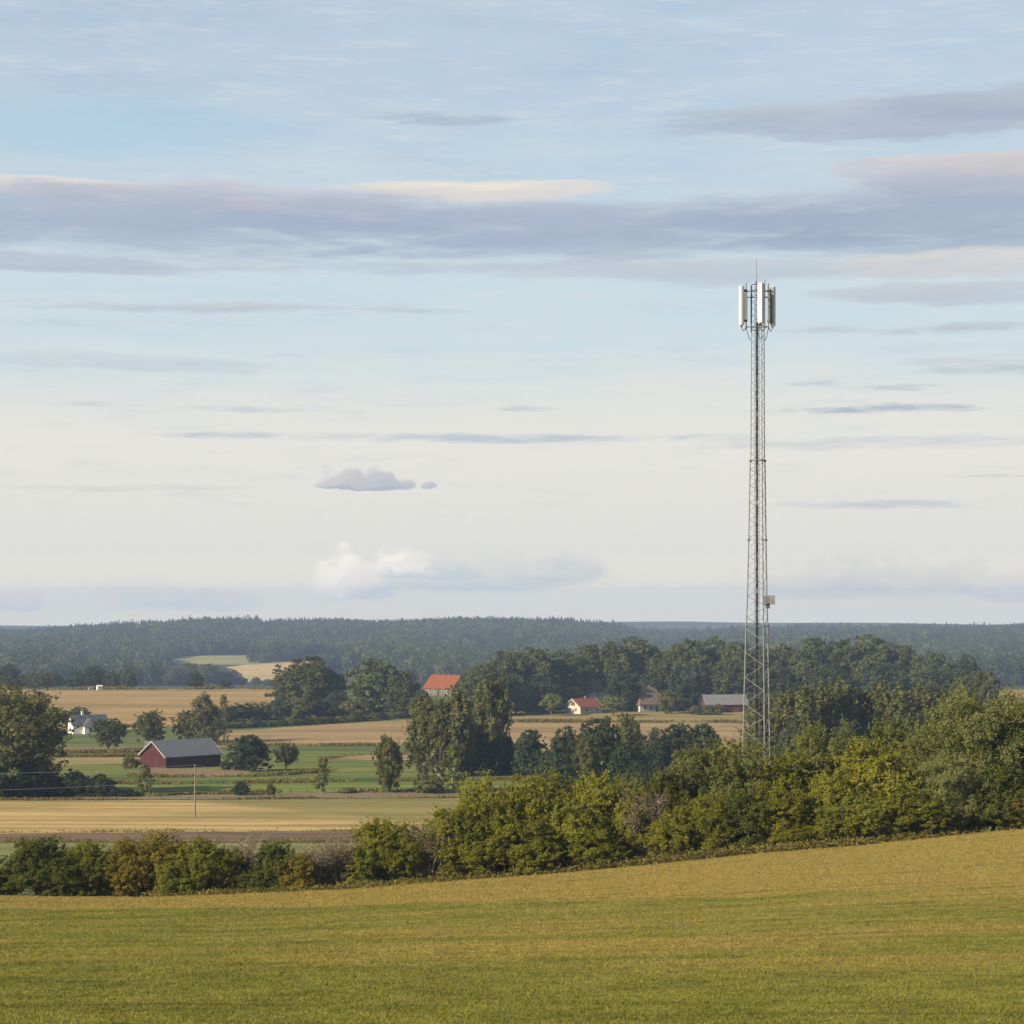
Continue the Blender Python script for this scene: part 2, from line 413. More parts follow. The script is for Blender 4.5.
def meadow_tone(t, p):
    """colour of the near hillside: mown grass, dry ochre belt along the hedge, brown dry drifts"""
    sp = t.node('ShaderNodeSeparateXYZ'); t.l.new(p, sp.inputs[0])
    x, y, z = sp.outputs
    nb = t.noise(t.scaled(p, (.035, .16, 0)), 1, 5, .6, .6)
    ns = t.noise(t.scaled(p, (.05, .80, 0), (3, 8, 0)), 1, 5, .65, .5)
    nf = t.noise(t.scaled(p, (2.2, 3.4, 0)), 1, 4, .7)
    nm = t.noise(t.scaled(p, (.35, .5, 0), (1, 4, 0)), 1, 4, .6)
    green = t.mix(t.ss(t.m('ADD', t.m('MULTIPLY', nf, .5), t.m('MULTIPLY', nm, .5)), .35, .65), G_DARK, G_LIGHT)
    dry = t.mix(t.ss(nf, .35, .65), D_DARK, D_LIGHT)
    edge = t.m('ADD', y, t.m('ADD', t.m('MULTIPLY', t.m('SUBTRACT', nb, .5), 9), t.m('MULTIPLY', t.m('SUBTRACT', nm, .5), 5)))
    yl, yc, yr = P(0, 909)[1], P(512, 903)[1], P(1024, 899)[1]
    yb = t.m('ADD', t.lin(x, -28, 0, yl, yc), t.m('SUBTRACT', t.lin(x, 0, 26, yc, yr), yc))
    edge = t.m('SUBTRACT', edge, yb)
    belt = t.ss(edge, -3.0, 2.5)            # ochre belt by the hedge
    mid = t.m('MULTIPLY', t.ss(y, 79, 74), t.ss(y, 48, 56))
    dr = t.m('ADD', t.m('MULTIPLY', nb, .55), t.m('MULTIPLY', ns, .5))
    midm = t.m('MULTIPLY', t.ss(dr, .44, .64), t.m('ADD', t.m('MULTIPLY', mid, .85), .14))
    dry_f = t.m('MAXIMUM', t.m('MULTIPLY', belt, t.lin(nm, .3, .7, .72, 1)), midm)
    c = t.mix(dry_f, green, dry)
    st = t.m('MULTIPLY', t.ss(ns, .56, .68), .62)                                        # darker drill lines
    return t.mix(st, c, (.052, .060, .016)), dry_f, nf

G_DARK, G_LIGHT, D_DARK, D_LIGHT = (.104, .120, .018), (.206, .208, .044), (.215, .164, .042), (.345, .264, .080)
def near_mat(name, leaf=False):
    m, t, out = new_mat(name)
    p = t.node('ShaderNodeNewGeometry').outputs['Position']
    c, dryf, nf = meadow_tone(t, p)
    if leaf:
        ri = t.node('ShaderNodeNewGeometry').outputs['Random Per Island']
        c = t.mix(1.0, c, t.mix(ri, (.88, .89, .8), (1.18, 1.14, 1.1)), 'MULTIPLY')
        dif = t.node('ShaderNodeBsdfDiffuse'); t.put(dif.inputs[0], c)
        tr = t.node('ShaderNodeBsdfTranslucent'); t.put(tr.inputs[0], c)
        mx = t.node('ShaderNodeMixShader'); mx.inputs[0].default_value = .35
        t.l.new(dif.outputs[0], mx.inputs[1]); t.l.new(tr.outputs[0], mx.inputs[2]); t.l.new(mx.outputs[0], out.inputs[0])
    else:
        b = t.node('ShaderNodeBump'); b.inputs['Strength'].default_value = .7; b.inputs['Distance'].default_value = .12
        t.l.new(nf, b.inputs['Height'])
        c = t.mix(1.0, c, (.8, .78, .8), 'MULTIPLY')
        principled(t, out, c, .95, 0, .1, b.outputs[0])
    return m

# terrain: one sheet, meadow near, woodland floor beyond a kilometre
m, t, out = new_mat('land')
p = t.node('ShaderNodeNewGeometry').outputs['Position']
sp = t.node('ShaderNodeSeparateXYZ'); t.l.new(p, sp.inputs[0])
n1 = t.noise(t.scaled(p, (.010, .075, 0)), 1, 4, .6, .4); n2 = t.noise(t.scaled(p, (.5, .9, 0)), 1, 5, .65)
n3 = t.noise(t.scaled(p, (.004, .004, 0)), 1, 5, .6)
mead = t.mix(t.ss(t.m('ADD', t.m('MULTIPLY', n1, .7), t.m('MULTIPLY', n2, .3)), .38, .64), (.052, .076, .018), (.115, .126, .036))
wood = t.mix(t.ss(n3, .35, .65), (.022, .030, .014), (.050, .052, .022))
principled(t, out, t.mix(t.ss(sp.outputs[1], 960, 1000), mead, wood), .95, 0, .1)
MLAND = m

def axis(segs):
    a = []
    for x0, x1, st in segs: a += list(np.arange(x0, x1, st))
    return np.array(a + [segs[-1][1]])
ys = axis([(-400, 0, 20), (0, 40, 4), (40, 260, 2), (260, 700, 3), (700, 1100, 8), (1100, 3300, 22), (3300, 5000, 60)])
xr = axis([(0, 120, 3), (120, 320, 5), (320, 800, 16), (800, 2400, 40)])
xs = np.concatenate([-xr[:0:-1], xr])
X, Y = np.meshgrid(xs, ys); Z = terr(X, Y)
g = bpy.data.objects.new('ground', mesh_grid('ground', X, Y, Z)); link(g); g.data.materials.append(MLAND)
tag(g, 'rolling green farmland sheet falling to a valley and rising to wooded ridges', 'ground', kind='structure')

def gline(pts, n, px0=None, px1=None):
    """picture polyline laid on the ground, resampled"""
    a = np.array(pts, float)
    q = np.linspace(a[0, 0], a[-1, 0], n)
    r = np.interp(q, a[:, 0], a[:, 1])
    return [P(float(i), float(j), ymin=118) for i, j in zip(q, r)]

def strip(name, near, far, mat, label, cat, lift=.07, n=60, rows=14, kind='structure', jit=.0):
    a = np.array(gline(near, n))[:, :2]; b = np.array(gline(far, n))[:, :2]
    if jit:
        k = np.convolve(np.random.RandomState(len(name)).randn(n + 8), np.ones(5) / 5, 'same')[4:-4]
        a[:, 1] += k * jit; b[:, 1] += k[::-1] * jit
    s = np.linspace(0, 1, rows)[:, None]
    Xf = a[None, :, 0] * (1 - s) + b[None, :, 0] * s
    Yf = a[None, :, 1] * (1 - s) + b[None, :, 1] * s
    Zf = terr(Xf, Yf) + lift
    o = bpy.data.objects.new(name, mesh_grid(name, Xf, Yf, Zf)); link(o); o.data.materials.append(mat)
    return tag(o, label, cat, kind=kind)

# ---- near hillside (its own sheet, with real grass on it)
fx = np.linspace(-1, 1, 121)[None, :]; fy = axis([(2, 118.0, 1.0)])[:, None]
edge_y = lambda x: 115.0 + 0 * x
Xn = fx * (fy * .33 + 14); Yn = fy + 0 * fx
o = bpy.data.objects.new('grass_field', mesh_grid('grass_field', Xn, Yn, terr(Xn, Yn) + .03)); link(o)
o.data.materials.append(near_mat('mown_hillside'))
tag(o, 'sloping mown hillside in the foreground, green with an ochre dry belt', 'field', kind='structure')

M_PALE = field_mat('pale_pasture', [(.095, .112, .032), (.170, .165, .062)], .02, .12)
M_STUB = field_mat('stubble', [(.215, .160, .058), (.40, .285, .125), (.18, .160, .050)], .014, .20, .8, rot=4, tracks=(12.0, .035, (.13, .10, .035)),
    split=(P(183, 800.6)[:2], P(420, 823)[:2], [(.12, .115, .034), (.23, .19, .068)], 3.0))
M_DITCH = field_mat('ditch_weeds', [(.075, .052, .032), (.150, .105, .070)], .03, .5)
M_TRACK = field_mat('verge', [(.10, .080, .050), (.21, .165, .11)], .03, .5)
M_BRIGHT = field_mat('bright_grass', [(.075, .110, .018), (.140, .165, .032)], .02, .15)
M_DEEP = field_mat('deep_grass', [(.030, .062, .014), (.060, .098, .022)], .02, .15)
M_MID = field_mat('mid_grass', [(.056, .082, .014), (.142, .152, .030)], .012, .14)
M_BARE = field_mat('bare_soil', [(.13, .095, .052), (.20, .145, .085)], .03, .3)
M_TAN = field_mat('dry_pasture', [(.15, .125, .045), (.23, .18, .075)], .015, .12)
M_BROWN = field_mat('harvested', [(.180, .122, .046), (.305, .212, .088), (.19, .140, .054)], .006, .08, .5, rot=8, tracks=(24.0, .035, (.11, .075, .035)))
M_BROWN2 = field_mat('harvested_pale', [(.170, .120, .056), (.28, .197, .096)], .008, .09, .5, rot=-6, tracks=(20.0, .04, (.11, .075, .04)))
M_FARF = field_mat('far_crop', [(.28, .205, .085), (.40, .30, .14)], .004, .03, .3)
M_FARG = field_mat('far_green', [(.15, .15, .05), (.23, .21, .08)], .004, .03, .3)

strip('pasture', [(-260, 889), (-60, 889), (700, 872)], [(-260, 843), (700, 843)], M_PALE, 'pale green pasture strip just behind the hedgerow', 'pasture', .05, 90)
strip('ditch', [(-260, 843.2), (700, 843.2)], [(-260, 834), (0, 834.5), (360, 831.5), (700, 829)], M_DITCH, 'brown weedy ditch between pale pasture and golden stubble', 'ditch', .10, 120, 6, jit=.3)
strip('stubble_field', [(-260, 834), (0, 834.3), (360, 831.2), (700, 829)], [(-260, 801), (60, 800.5), (185, 800), (330, 799), (700, 797)], M_STUB, 'golden stubble field around the wooden power pole', 'field', .05, 120, 24)
strip('verge', [(-260, 801.3), (60, 801), (185, 800.3), (330, 799), (700, 797.2)], [(-260, 796.5), (100, 796.5), (300, 793.5), (470, 790.5), (700, 789)], M_TRACK, 'brown weedy verge along the far side of the stubble', 'verge', .12, 120, 6, jit=.25)
strip('grass_strip', [(130, 796.6), (300, 793.5), (560, 790.5)], [(130, 788), (300, 785), (560, 783)], M_BRIGHT, 'bright green grass strip beyond the stubble verge', 'grass strip', .08, 60, 6, jit=.3)
strip('meadow', [(-260, 796.5), (130, 796.3), (131, 788.2), (300, 785.2), (560, 783.2), (720, 783)], [(-260, 760), (340, 752), (720, 750)], M_MID, 'mid green meadow around the red barn and the round trees', 'meadow', .04, 130, 20)
strip('meadow_band', [(64, 782), (200, 784), (560, 779)], [(64, 776), (180, 780.5), (400, 778), (560, 772)], M_DEEP, 'dark green band of lush meadow grass before the barn', 'meadow', .10, 70, 5, jit=.8)
strip('farmyard', [(140, 771), (175, 779), (250, 776)], [(140, 768), (200, 770), (250, 771)], M_BARE, 'bare trodden ground in front of the red barn', 'farmyard', .11, 30, 6, jit=.5)
strip('dry_pasture', [(40, 766), (140, 764)], [(40, 757.5), (140, 757)], M_TAN, 'tan dry pasture left of the barn', 'pasture', .09, 40, 6, jit=.8)
strip('garden_strip', [(50, 753.5), (145, 752)], [(50, 748), (145, 747)], M_BARE, 'bare brown strip below the white farmhouse', 'field', .10, 40, 5, jit=.5)
strip('dry_patch', [(326, 759.2), (370, 760.5), (440, 760)], [(326, 758.8), (375, 755), (440, 753)], M_BROWN2, 'narrow sandy tongue in the green meadow', 'field', .10, 40, 5, jit=.4)
strip('fallow_field', [(205, 745.5), (300, 745), (460, 746.5)], [(205, 739), (225, 732), (330, 724.5), (460, 717)], M_BROWN2, 'pinkish brown fallow field below the long hedge', 'field', .08, 70, 12)
strip('dry_fringe', [(205, 749), (270, 745)], [(205, 741), (270, 734)], M_TAN, 'yellowish fringe of the fallow field by the poplars', 'field', .13, 30, 5, jit=.6)
strip('harvested_field', [(-260, 735), (60, 733), (130, 730), (185, 726), (245, 712), (275, 704)], [(-260, 690), (60, 690), (160, 689), (275, 689)], M_BROWN, 'large brown harvested field rising behind the white farmhouse', 'field', .08, 90, 20)
strip('dry_lawn', [(455, 721.5), (745, 722.5)], [(455, 712), (745, 712)], M_TAN, 'dry yellowish lawn in front of the village houses', 'lawn', .09, 60, 8)
strip('plough_field', [(490, 749), (620, 753), (760, 752)], [(490, 722), (760, 723)], M_BROWN2, 'brown field below the village lawn', 'field', .08, 60, 10)
strip('upland_field', [(860, 697), (1240, 700)], [(860, 690), (1240, 690)], M_BROWN, 'brown upland field at the right edge of the view', 'field', .1, 40, 8)

# ---- clearings on the far slope
CLEAR = []
def far_patch(near, far, mat, label):
    strip('far_field', near, far, mat, label, 'field', .5, 40, 12)
    CLEAR.append((near, far))
far_patch([(166, 661.5), (178, 664.5), (262, 666)], [(166, 661), (186, 656.5), (262, 655)], M_FARG, 'pale green clearing on the far wooded slope')
far_patch([(226, 668), (240, 683), (275, 681), (340, 668), (362, 661)], [(226, 667.5), (262, 664), (300, 661), (362, 659.5)], M_FARF, 'golden far field between forest and the crest trees')

# ------------------------------------------------------------------ haze
hz = MB(); hz.box(-2500, 2500, -450, 5060, -102, 27.5)
m, t, out = new_mat('haze')
pv = t.node('ShaderNodeVolumePrincipled')
pv.inputs['Color'].default_value = HAZE_COL; pv.inputs['Density'].default_value = HAZE
pv.inputs['Anisotropy'].default_value = 0.0
t.l.new(pv.outputs[0], out.inputs['Volume'])
o = hz.build('haze', m); tag(o, 'thin bluish haze over the valley', 'haze', kind='stuff')
# ------------------------------------------------------------------ foliage
def leaf_mat(name, c1, c2, c3=None, trans=.44, gloss=.0, hue=.35):
    m, t, out = new_mat(name)
    g = t.node('ShaderNodeNewGeometry'); oi = t.node('ShaderNodeObjectInfo')
    ri = g.outputs['Random Per Island']
    pn = t.noise(t.scaled(g.outputs['Position'], (.55, .55, .55)), 1, 3, .6)     # sprays of older and younger leaves
    c = t.mix(t.m('ADD', t.m('MULTIPLY', ri, .5), t.m('MULTIPLY', t.ss(pn, .32, .68), .5)), c1, c2)
    if c3: c = t.mix(t.ss(t.m('FRACT', t.m('MULTIPLY', ri, 7.31)), .72, .95), c, c3)
    v = t.m('ADD', 1 - hue * .5, t.m('MULTIPLY', oi.outputs['Random'], hue))
    c = t.mix(1.0, c, t.xyz(t.m('ADD', .12, t.m('MULTIPLY', v, .88)), v, t.m('MULTIPLY', v, v)), 'MULTIPLY')
    dif = t.node('ShaderNodeBsdfPrincipled'); t.put(dif.inputs['Base Color'], c)
    dif.inputs['Roughness'].default_value = .65; dif.inputs['Specular IOR Level'].default_value = .08 + gloss * .5
    tr = t.node('ShaderNodeBsdfTranslucent'); t.put(tr.inputs[0], t.mix(1.0, c, (1.15, 1.1, .6), 'MULTIPLY'))
    mx = t.node('ShaderNodeMixShader'); mx.inputs[0].default_value = trans
    t.l.new(dif.outputs[0], mx.inputs[1]); t.l.new(tr.outputs[0], mx.inputs[2]); t.l.new(mx.outputs[0], out.inputs[0])
    return m

L = {
 'oak':    leaf_mat('oak_leaves', (.055, .078, .026), (.105, .120, .042), (.130, .125, .050)),
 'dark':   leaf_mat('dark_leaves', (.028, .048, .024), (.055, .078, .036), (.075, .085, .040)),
 'olive':  leaf_mat('olive_leaves', (.075, .090, .026), (.140, .145, .045), (.180, .160, .060)),
 'aspen':  leaf_mat('aspen_leaves', (.076, .088, .028), (.145, .148, .052), (.185, .165, .066)),
 'bright': leaf_mat('bright_leaves', (.095, .125, .030), (.160, .180, .048)),
 'lime':   leaf_mat('hedge_leaves', (.118, .136, .012), (.235, .228, .026), (.245, .212, .036), hue=.28),
 'green':  leaf_mat('shrub_leaves', (.098, .120, .012), (.212, .212, .024), (.220, .200, .034), hue=.28),
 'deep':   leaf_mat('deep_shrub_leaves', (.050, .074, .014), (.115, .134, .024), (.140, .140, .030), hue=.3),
 'rust':   leaf_mat('rusty_leaves', (.150, .120, .016), (.225, .185, .026), (.160, .155, .022), hue=.25),
 'silver': leaf_mat('silver_leaves', (.095, .118, .026), (.185, .190, .056), (.235, .226, .095), gloss=.2, hue=.3),
 'twig':   leaf_mat('sparse_leaves', (.125, .095, .050), (.190, .150, .085), hue=.3),
 'spruce': leaf_mat('spruce_needles', (.022, .036, .020), (.045, .062, .030), trans=.1),
}
BARK = solid('bark', (.085, .068, .050), .9, var=.35, scale=6)
BARKL = solid('grey_bark', (.20, .18, .15), .9, var=.35, scale=8)

def unit(a): return a / (np.linalg.norm(a, axis=-1, keepdims=True) + 1e-9)

def leaves(g, pos, nrm, Ln, Wd, flop=.8, up=0.0):
    """diamond leaves at pos, roughly facing nrm"""
    n = len(pos)
    nn = unit(unit(nrm) * 1.0 + g.normal(size=(n, 3)) * flop + np.array([0, 0, up]))
    a = unit(np.cross(nn, g.normal(size=(n, 3))))
    b = np.cross(nn, a)
    s = g.uniform(.65, 1.3, (n, 1))
    l = a * Ln * s * .5; w = b * Wd * s * .5
    q = np.stack([pos - l, pos + w - l * .15, pos + l, pos - w - l * .15], 1)
    return q.reshape(-1, 3)

def clumps(g, blobs, n, sub=14, subr=.30, under=.35, shell=.16):
    """two-level crown: boughs (ellipsoids) carrying small leaf clumps, so the outline is uneven"""
    bc = np.array([b[0] for b in blobs], float); br = np.array([b[1] for b in blobs], float)
    w = (br.prod(1)) ** (2 / 3); w /= w.sum()
    sc = []; sr = []; so_ = []
    for i in range(len(blobs)):
        k = max(4, int(round(sub * len(blobs) * w[i])))
        dv = unit(g.normal(size=(k * 3, 3)))
        dv = dv[(dv[:, 2] > -.25) | (g.random(len(dv)) < under)][:k]
        rr = g.uniform(.62, 1.02, (len(dv), 1))
        sc.append(bc[i] + dv * br[i] * rr); so_.append(dv)
        sr.append(br[i][None, :] * subr * g.uniform(.6, 1.35, (len(dv), 1)))
    sc = np.concatenate(sc); sr = np.concatenate(sr); so_ = np.concatenate(so_)
    cw = (sr.prod(1)) ** (2 / 3); cw /= cw.sum()
    idx = g.choice(len(sc), n, p=cw)
    dv = unit(g.normal(size=(n, 3)) + so_[idx] * .45 + np.array([0, 0, .25]))
    rad = 1 - np.abs(g.normal(size=(n, 1))) * shell * 2
    pos = sc[idx] + dv * sr[idx] * rad
    # thin out what is buried inside another bough
    keep = np.ones(n, bool)
    dmin = np.full(n, 9.0)
    for i in range(len(blobs)):
        dmin = np.minimum(dmin, np.linalg.norm((pos - bc[i]) / br[i], axis=1))
    keep = (dmin > .55) | (g.random(n) < .25)
    nrm = dv * .7 + so_[idx] * .6
    return pos[keep], nrm[keep], sc

def limbs(mb, g, base_r, top, targets, r0=.3):
    """tapered trunk from the ground to `top`, limbs to each target"""
    H = top[2]
    pts = [(0, 0, -.3), (g.normal() * .03 * H, g.normal() * .03 * H, H * .35), (top[0] * .6, top[1] * .6, H * .7), tuple(top)]
    mb.tube(pts, [base_r * 1.25, base_r, base_r * .7, base_r * .2], 7)
    for c in targets:
        h0 = min(max(c[2] * .45, H * .12), H * .8)
        k = h0 / H
        p0 = Vector((top[0] * k, top[1] * k, h0)); p2 = Vector(c)
        p1 = p0.lerp(p2, .5) + Vector((0, 0, -.06 * H))
        mb.tube([p0, p1, p2], [base_r * .42, base_r * .28, base_r * .06], 5)

def envelope(g, H, Wd, z0, n, kind='round', rb=(.26, .40)):
    """bough ellipsoids that fill a crown envelope from z0 to H, Wd across"""
    Hc = H - z0
    cr = {'col': (.27, .40), 'cone': (.22, .40)}.get(kind, (.34, .38))
    out = [((0, 0, z0 + Hc * (.50 if kind != 'dome' else .44)), (Wd * cr[0], Wd * cr[0], Hc * cr[1]))]
    for i in range(n):
        u = (i + .5) / n
        v = .06 + .88 * u
        z = z0 + Hc * v
        if kind == 'round': prof = max(.25, 1 - abs(2 * v - .96) ** 2.4) ** .5
        elif kind == 'dome': prof = max(.12, 1 - v ** 2.6) ** .5
        elif kind == 'col': prof = (max(.1, 1 - abs(2 * v - .8) ** 2.2)) ** .5 * (1 - .35 * u)
        elif kind == 'cone': prof = 1.0 - .85 * u
        else: prof = 1
        ang = i * 2.39996 + g.normal() * .4
        br = Wd * .5 * g.uniform(*rb)
        rad = max(0, Wd * .5 * prof - br * .8) * g.uniform(.72, 1.0)
        vz = br * g.uniform(.75, 1.1) * (1.5 if kind == 'col' else 1.0) * min(1.6, max(.8, Hc / Wd))
        z = min(z, H - vz * .9)
        out.append(((rad * math.cos(ang), rad * math.sin(ang), z), (br, br, vz)))
    return out

PROTO = {}
def extent(me):
    """height and mean width a crown really has"""
    v = np.empty(len(me.vertices) * 3, np.float32); me.vertices.foreach_get('co', v); v = v.reshape(-1, 3)
    return float(np.percentile(v[:, 2], 99.8)), float((np.percentile(v[:, :2], 99, axis=0) - np.percentile(v[:, :2], 1, axis=0)).mean())

def sprays(g, sc, bl, k, H, n=14):
    """upright shoots that break the outline"""
    top = sc[np.argsort(-(sc[:, 2] + .35 * np.linalg.norm(sc[:, :2], axis=1)))[:int(len(sc) * .6)]]
    c = top[g.integers(len(top), size=k)]
    dv = unit(c * np.array([1, 1, .0]) * .35 + np.array([0, 0, 1.0]) + g.normal(size=(k, 3)) * .35) * (H * g.uniform(.07, .17, (k, 1)))
    u = g.random((k, n, 1))
    p = c[:, None, :] + dv[:, None, :] * u + g.normal(size=(k, n, 3)) * H * .012 * (1.2 - u)
    return p.reshape(-1, 3), np.repeat(unit(dv + g.normal(size=(k, 3)) * .6), n, axis=0)

def proto(key, name, H, Wd, leafmat, nleaf, Ln, Wl, kind='round', z0=.22, nb=14, seed=1, rb=(.26, .40), sub=14, subr=.30,
          trunk_r=None, bark=BARK, flop=.5, under=.6, up=0.0, twigs=0, spray=0):
    g = np.random.default_rng(seed)
    bl = envelope(g, H, Wd, H * z0, nb, kind, rb)
    pos, nrm, sc = clumps(g, bl, nleaf, sub, subr, under)
    if spray:
        p2, n2 = sprays(g, sc, bl, spray, H)
        pos = np.concatenate([pos, p2]); nrm = np.concatenate([nrm, n2])
    me = mesh_poly(name + '_crown', leaves(g, pos, nrm, Ln, Wl, flop, up), 4); me.materials.append(L[leafmat])
    mb = MB()
    tg = [b[0] for b in bl]
    limbs(mb, g, trunk_r or H * .022, (g.normal() * .03 * H, g.normal() * .03 * H, H * .82), tg)
    for k in range(twigs):
        c = sc[g.integers(len(sc))]; b = bl[g.integers(len(bl))][0]
        b = min(tg, key=lambda q: (q[0] - c[0]) ** 2 + (q[1] - c[1]) ** 2 + (q[2] - c[2]) ** 2)
        o = c + (c - np.array(b)) * .35 + g.normal(size=3) * .1
        mb.tube([b, tuple((np.array(b) + c) / 2 + g.normal(size=3) * .08), tuple(o)], [.03, .02, .006], 3, False)
    mt = mb.mesh(name + '_trunk'); mt.materials.append(bark)
    PROTO[key] = (name, *extent(me), me, mt)

def proto_bare(key, name, H, Wd, nleaf, seed, leafmat='twig'):
    """twiggy, half leafless shrub: many ascending forked stems"""
    g = np.random.default_rng(seed); mb = MB(); tips = []
    for i in range(16):
        a = g.uniform(0, 2 * math.pi); lean = g.uniform(.1, .5) * Wd
        p0 = np.array([math.cos(a) * .25, math.sin(a) * .25, -.2]); p3 = np.array([math.cos(a) * lean, math.sin(a) * lean, H * g.uniform(.7, 1.0)])
        p1 = p0 * .6 + p3 * .4 + g.normal(size=3) * .15; p2 = p0 * .25 + p3 * .75 + g.normal(size=3) * .15
        mb.tube([p0, p1, p2, p3], [.07, .05, .03, .008], 4, False)
        for j in range(16):
            u = g.uniform(.25, 1); q = p1 * (1 - u) + p3 * u if u > .4 else p0 * (1 - u) + p2 * u
            dv = unit(np.array([math.cos(a) + g.normal() * .9, math.sin(a) + g.normal() * .9, g.uniform(.3, 1.3)])) * g.uniform(.5, 1.3) * H * .16
            e = q + dv
            mb.tube([q, q + dv * .55 + g.normal(size=3) * .06, e], [.022, .014, .005], 3, False)
            for k in range(4):
                f = q + dv * g.uniform(.3, 1); e2 = f + unit(dv + g.normal(size=3) * .5) * H * .07
                mb.tube([f, e2], [.012, .004], 3, False); tips.append(e2); tips.append((f + e2) / 2)
    tips = np.array(tips)
    pos = tips[g.integers(len(tips), size=nleaf)] + g.normal(size=(nleaf, 3)) * .14
    me = mesh_poly(name + '_crown', leaves(g, pos, pos - np.array([0, 0, H * .4]), .13, .08), 4); me.materials.append(L[leafmat])
    mt = mb.mesh(name + '_trunk'); mt.materials.append(BARKL)
    PROTO[key] = (name, H, Wd, me, mt)

def proto_conifer(key, name, H, Wd, n, Ln, Wl, seed):
    g = np.random.default_rng(seed)
    pos = []; nr = []
    lev = int(H / .75)
    for i in range(lev):
        z = H * (.10 + .9 * i / lev); rr = Wd * .5 * (1 - i / lev) ** .85 + .1
        for k in range(9):
            a = g.uniform(0, 2 * math.pi); rl = rr * g.uniform(.7, 1.1)
            m = max(3, int(n / lev / 9 * (1.6 * (1 - i / lev) + .3)))
            u = g.uniform(.1, 1, m)
            p = np.stack([np.cos(a) * rl * u, np.sin(a) * rl * u, z - rl * .35 * u ** 1.5 + g.normal(size=m) * .1], 1) + g.normal(size=(m, 3)) * .14
            pos.append(p); nr.append(np.stack([np.full(m, np.cos(a)), np.full(m, np.sin(a)), np.full(m, .9)], 1))
    pos = np.concatenate(pos); nr = np.concatenate(nr)
    me = mesh_poly(name + '_crown', leaves(g, pos, nr, Ln, Wl, .6), 4); me.materials.append(L['spruce'])
    mb = MB(); mb.tube([(0, 0, -.3), (0, 0, H * .5), (0, 0, H * .97)], [H * .018, H * .012, .02], 6)
    mt = mb.mesh(name + '_trunk'); mt.materials.append(BARK)
    PROTO[key] = (name, H, Wd, me, mt)

# mid-distance trees (real metres)
for i, s in enumerate((11, 12, 13)):
    proto(f'oak{i}', 'broadleaf_tree', 15, 14, 'oak', 13000, .60, .44, 'dome', .05, 20, s, sub=18)
    proto(f'dark{i}', 'dark_tree', 11, 10, 'dark', 10000, .48, .36, 'dome', .01, 16, s + 10, sub=18)
    proto(f'aspen{i}', 'aspen_tree', 16, 6.5, 'aspen', 9500, .44, .31, 'col', .04, 20, s + 20, rb=(.26, .42), subr=.30, bark=BARKL, spray=110)
for i in (0, 1):
    proto(f'olive{i}', 'bushy_tree', 12, 9, 'olive', 9000, .46, .33, 'round', .05, 16, 41 + i, spray=60)
    proto(f'bright{i}', 'orchard_tree', 8, 7.5, 'bright', 4500, .42, .32, 'round', .24, 11, 51 + i)
    proto(f'round{i}', 'round_tree', 8, 7, 'oak', 6000, .36, .27, 'round', .16, 14, 55 + i)
proto('poplar0', 'poplar_tree', 15, 6, 'aspen', 6000, .44, .30, 'col', .10, 14, 61, rb=(.34, .55), bark=BARKL)
proto('sapling0', 'young_tree', 8, 2.6, 'olive', 1500, .30, .20, 'col', .14, 9, 62, rb=(.35, .6), bark=BARKL)
proto('sapling1', 'young_tree', 8, 2.6, 'bright', 1700, .30, .20, 'cone', .10, 10, 66, rb=(.35, .6), bark=BARKL)
proto('bigwillow', 'willow_tree', 18, 16, 'olive', 36000, .40, .25, 'round', .0, 34, 63, rb=(.18, .30), sub=20, subr=.26, spray=160)
proto('bush0', 'field_bush', 4, 5, 'dark', 3500, .32, .22, 'dome', .0, 10, 64)
proto('bush1', 'field_bush', 4, 5, 'olive', 3500, .32, .22, 'dome', .0, 10, 65)
proto_conifer('spruce0', 'spruce_tree', 14, 5, 3500, .5, .2, 71)
# hedgerow shrubs (seen close: single leaves)
NL = 52000
for i, (lm, kd) in [(0, ('lime', 'dome')), (1, ('lime', 'round')), (2, ('green', 'dome')), (3, ('green', 'round')), (4, ('deep', 'dome')), (7, ('rust', 'dome'))]:
    proto(f's{i}', 'hedge_shrub', 6.0, 5.2, lm, NL, .122, .082, kd, .0, 22, 81 + i, rb=(.22, .36), sub=34, subr=.21, trunk_r=.10, twigs=160, spray=260, flop=.6)
for i, kd in ((5, 'round'), (6, 'dome')):
    proto(f's{i}', 'hedge_tree', 9.0, 7.4, 'silver', 90000, .14, .08, kd, .0, 30, 91 + i, rb=(.18, .30), sub=34, subr=.22, trunk_r=.14, twigs=200, spray=420, flop=.55)
proto('sup0', 'hedge_tree', 7.5, 4.2, 'olive', 40000, .125, .075, 'col', .02, 24, 95, rb=(.26, .42), sub=26, subr=.25, trunk_r=.12, twigs=160, up=.2, spray=240)
proto_bare('bare0', 'twiggy_shrub', 5.0, 3.2, 1800, 96)
proto_bare('bare1', 'twiggy_shrub', 5.0, 3.6, 3600, 97)

def plant(key, loc, h, w, label, cat, group=None, rz=None, mat=None):
    name, H, Wd, me, mt = PROTO[key]
    o = empty(name, loc, rnd.uniform(0, 6.28) if rz is None else rz)
    o.scale = (w / Wd, w / Wd, h / H)
    for nm, me_ in (('trunk', mt), ('crown', me)):
        c = bpy.data.objects.new(nm, me_); link(c, o)
    return tag(o, label, cat, group)

def grow(key, cx, top, wpx, label, cat='tree', base=None, d=None, group=None):
    """a plant standing on the ground at picture column cx; base row seen, or distance d where hidden"""
    x, y, z = P(cx, base, 60) if d is None else at(cx, d)
    z = float(terr(x, y))
    h = (EYE - top) * y / F - z
    return plant(key, (x, y, z - .05), h, wpx * y / F, label, cat, group)
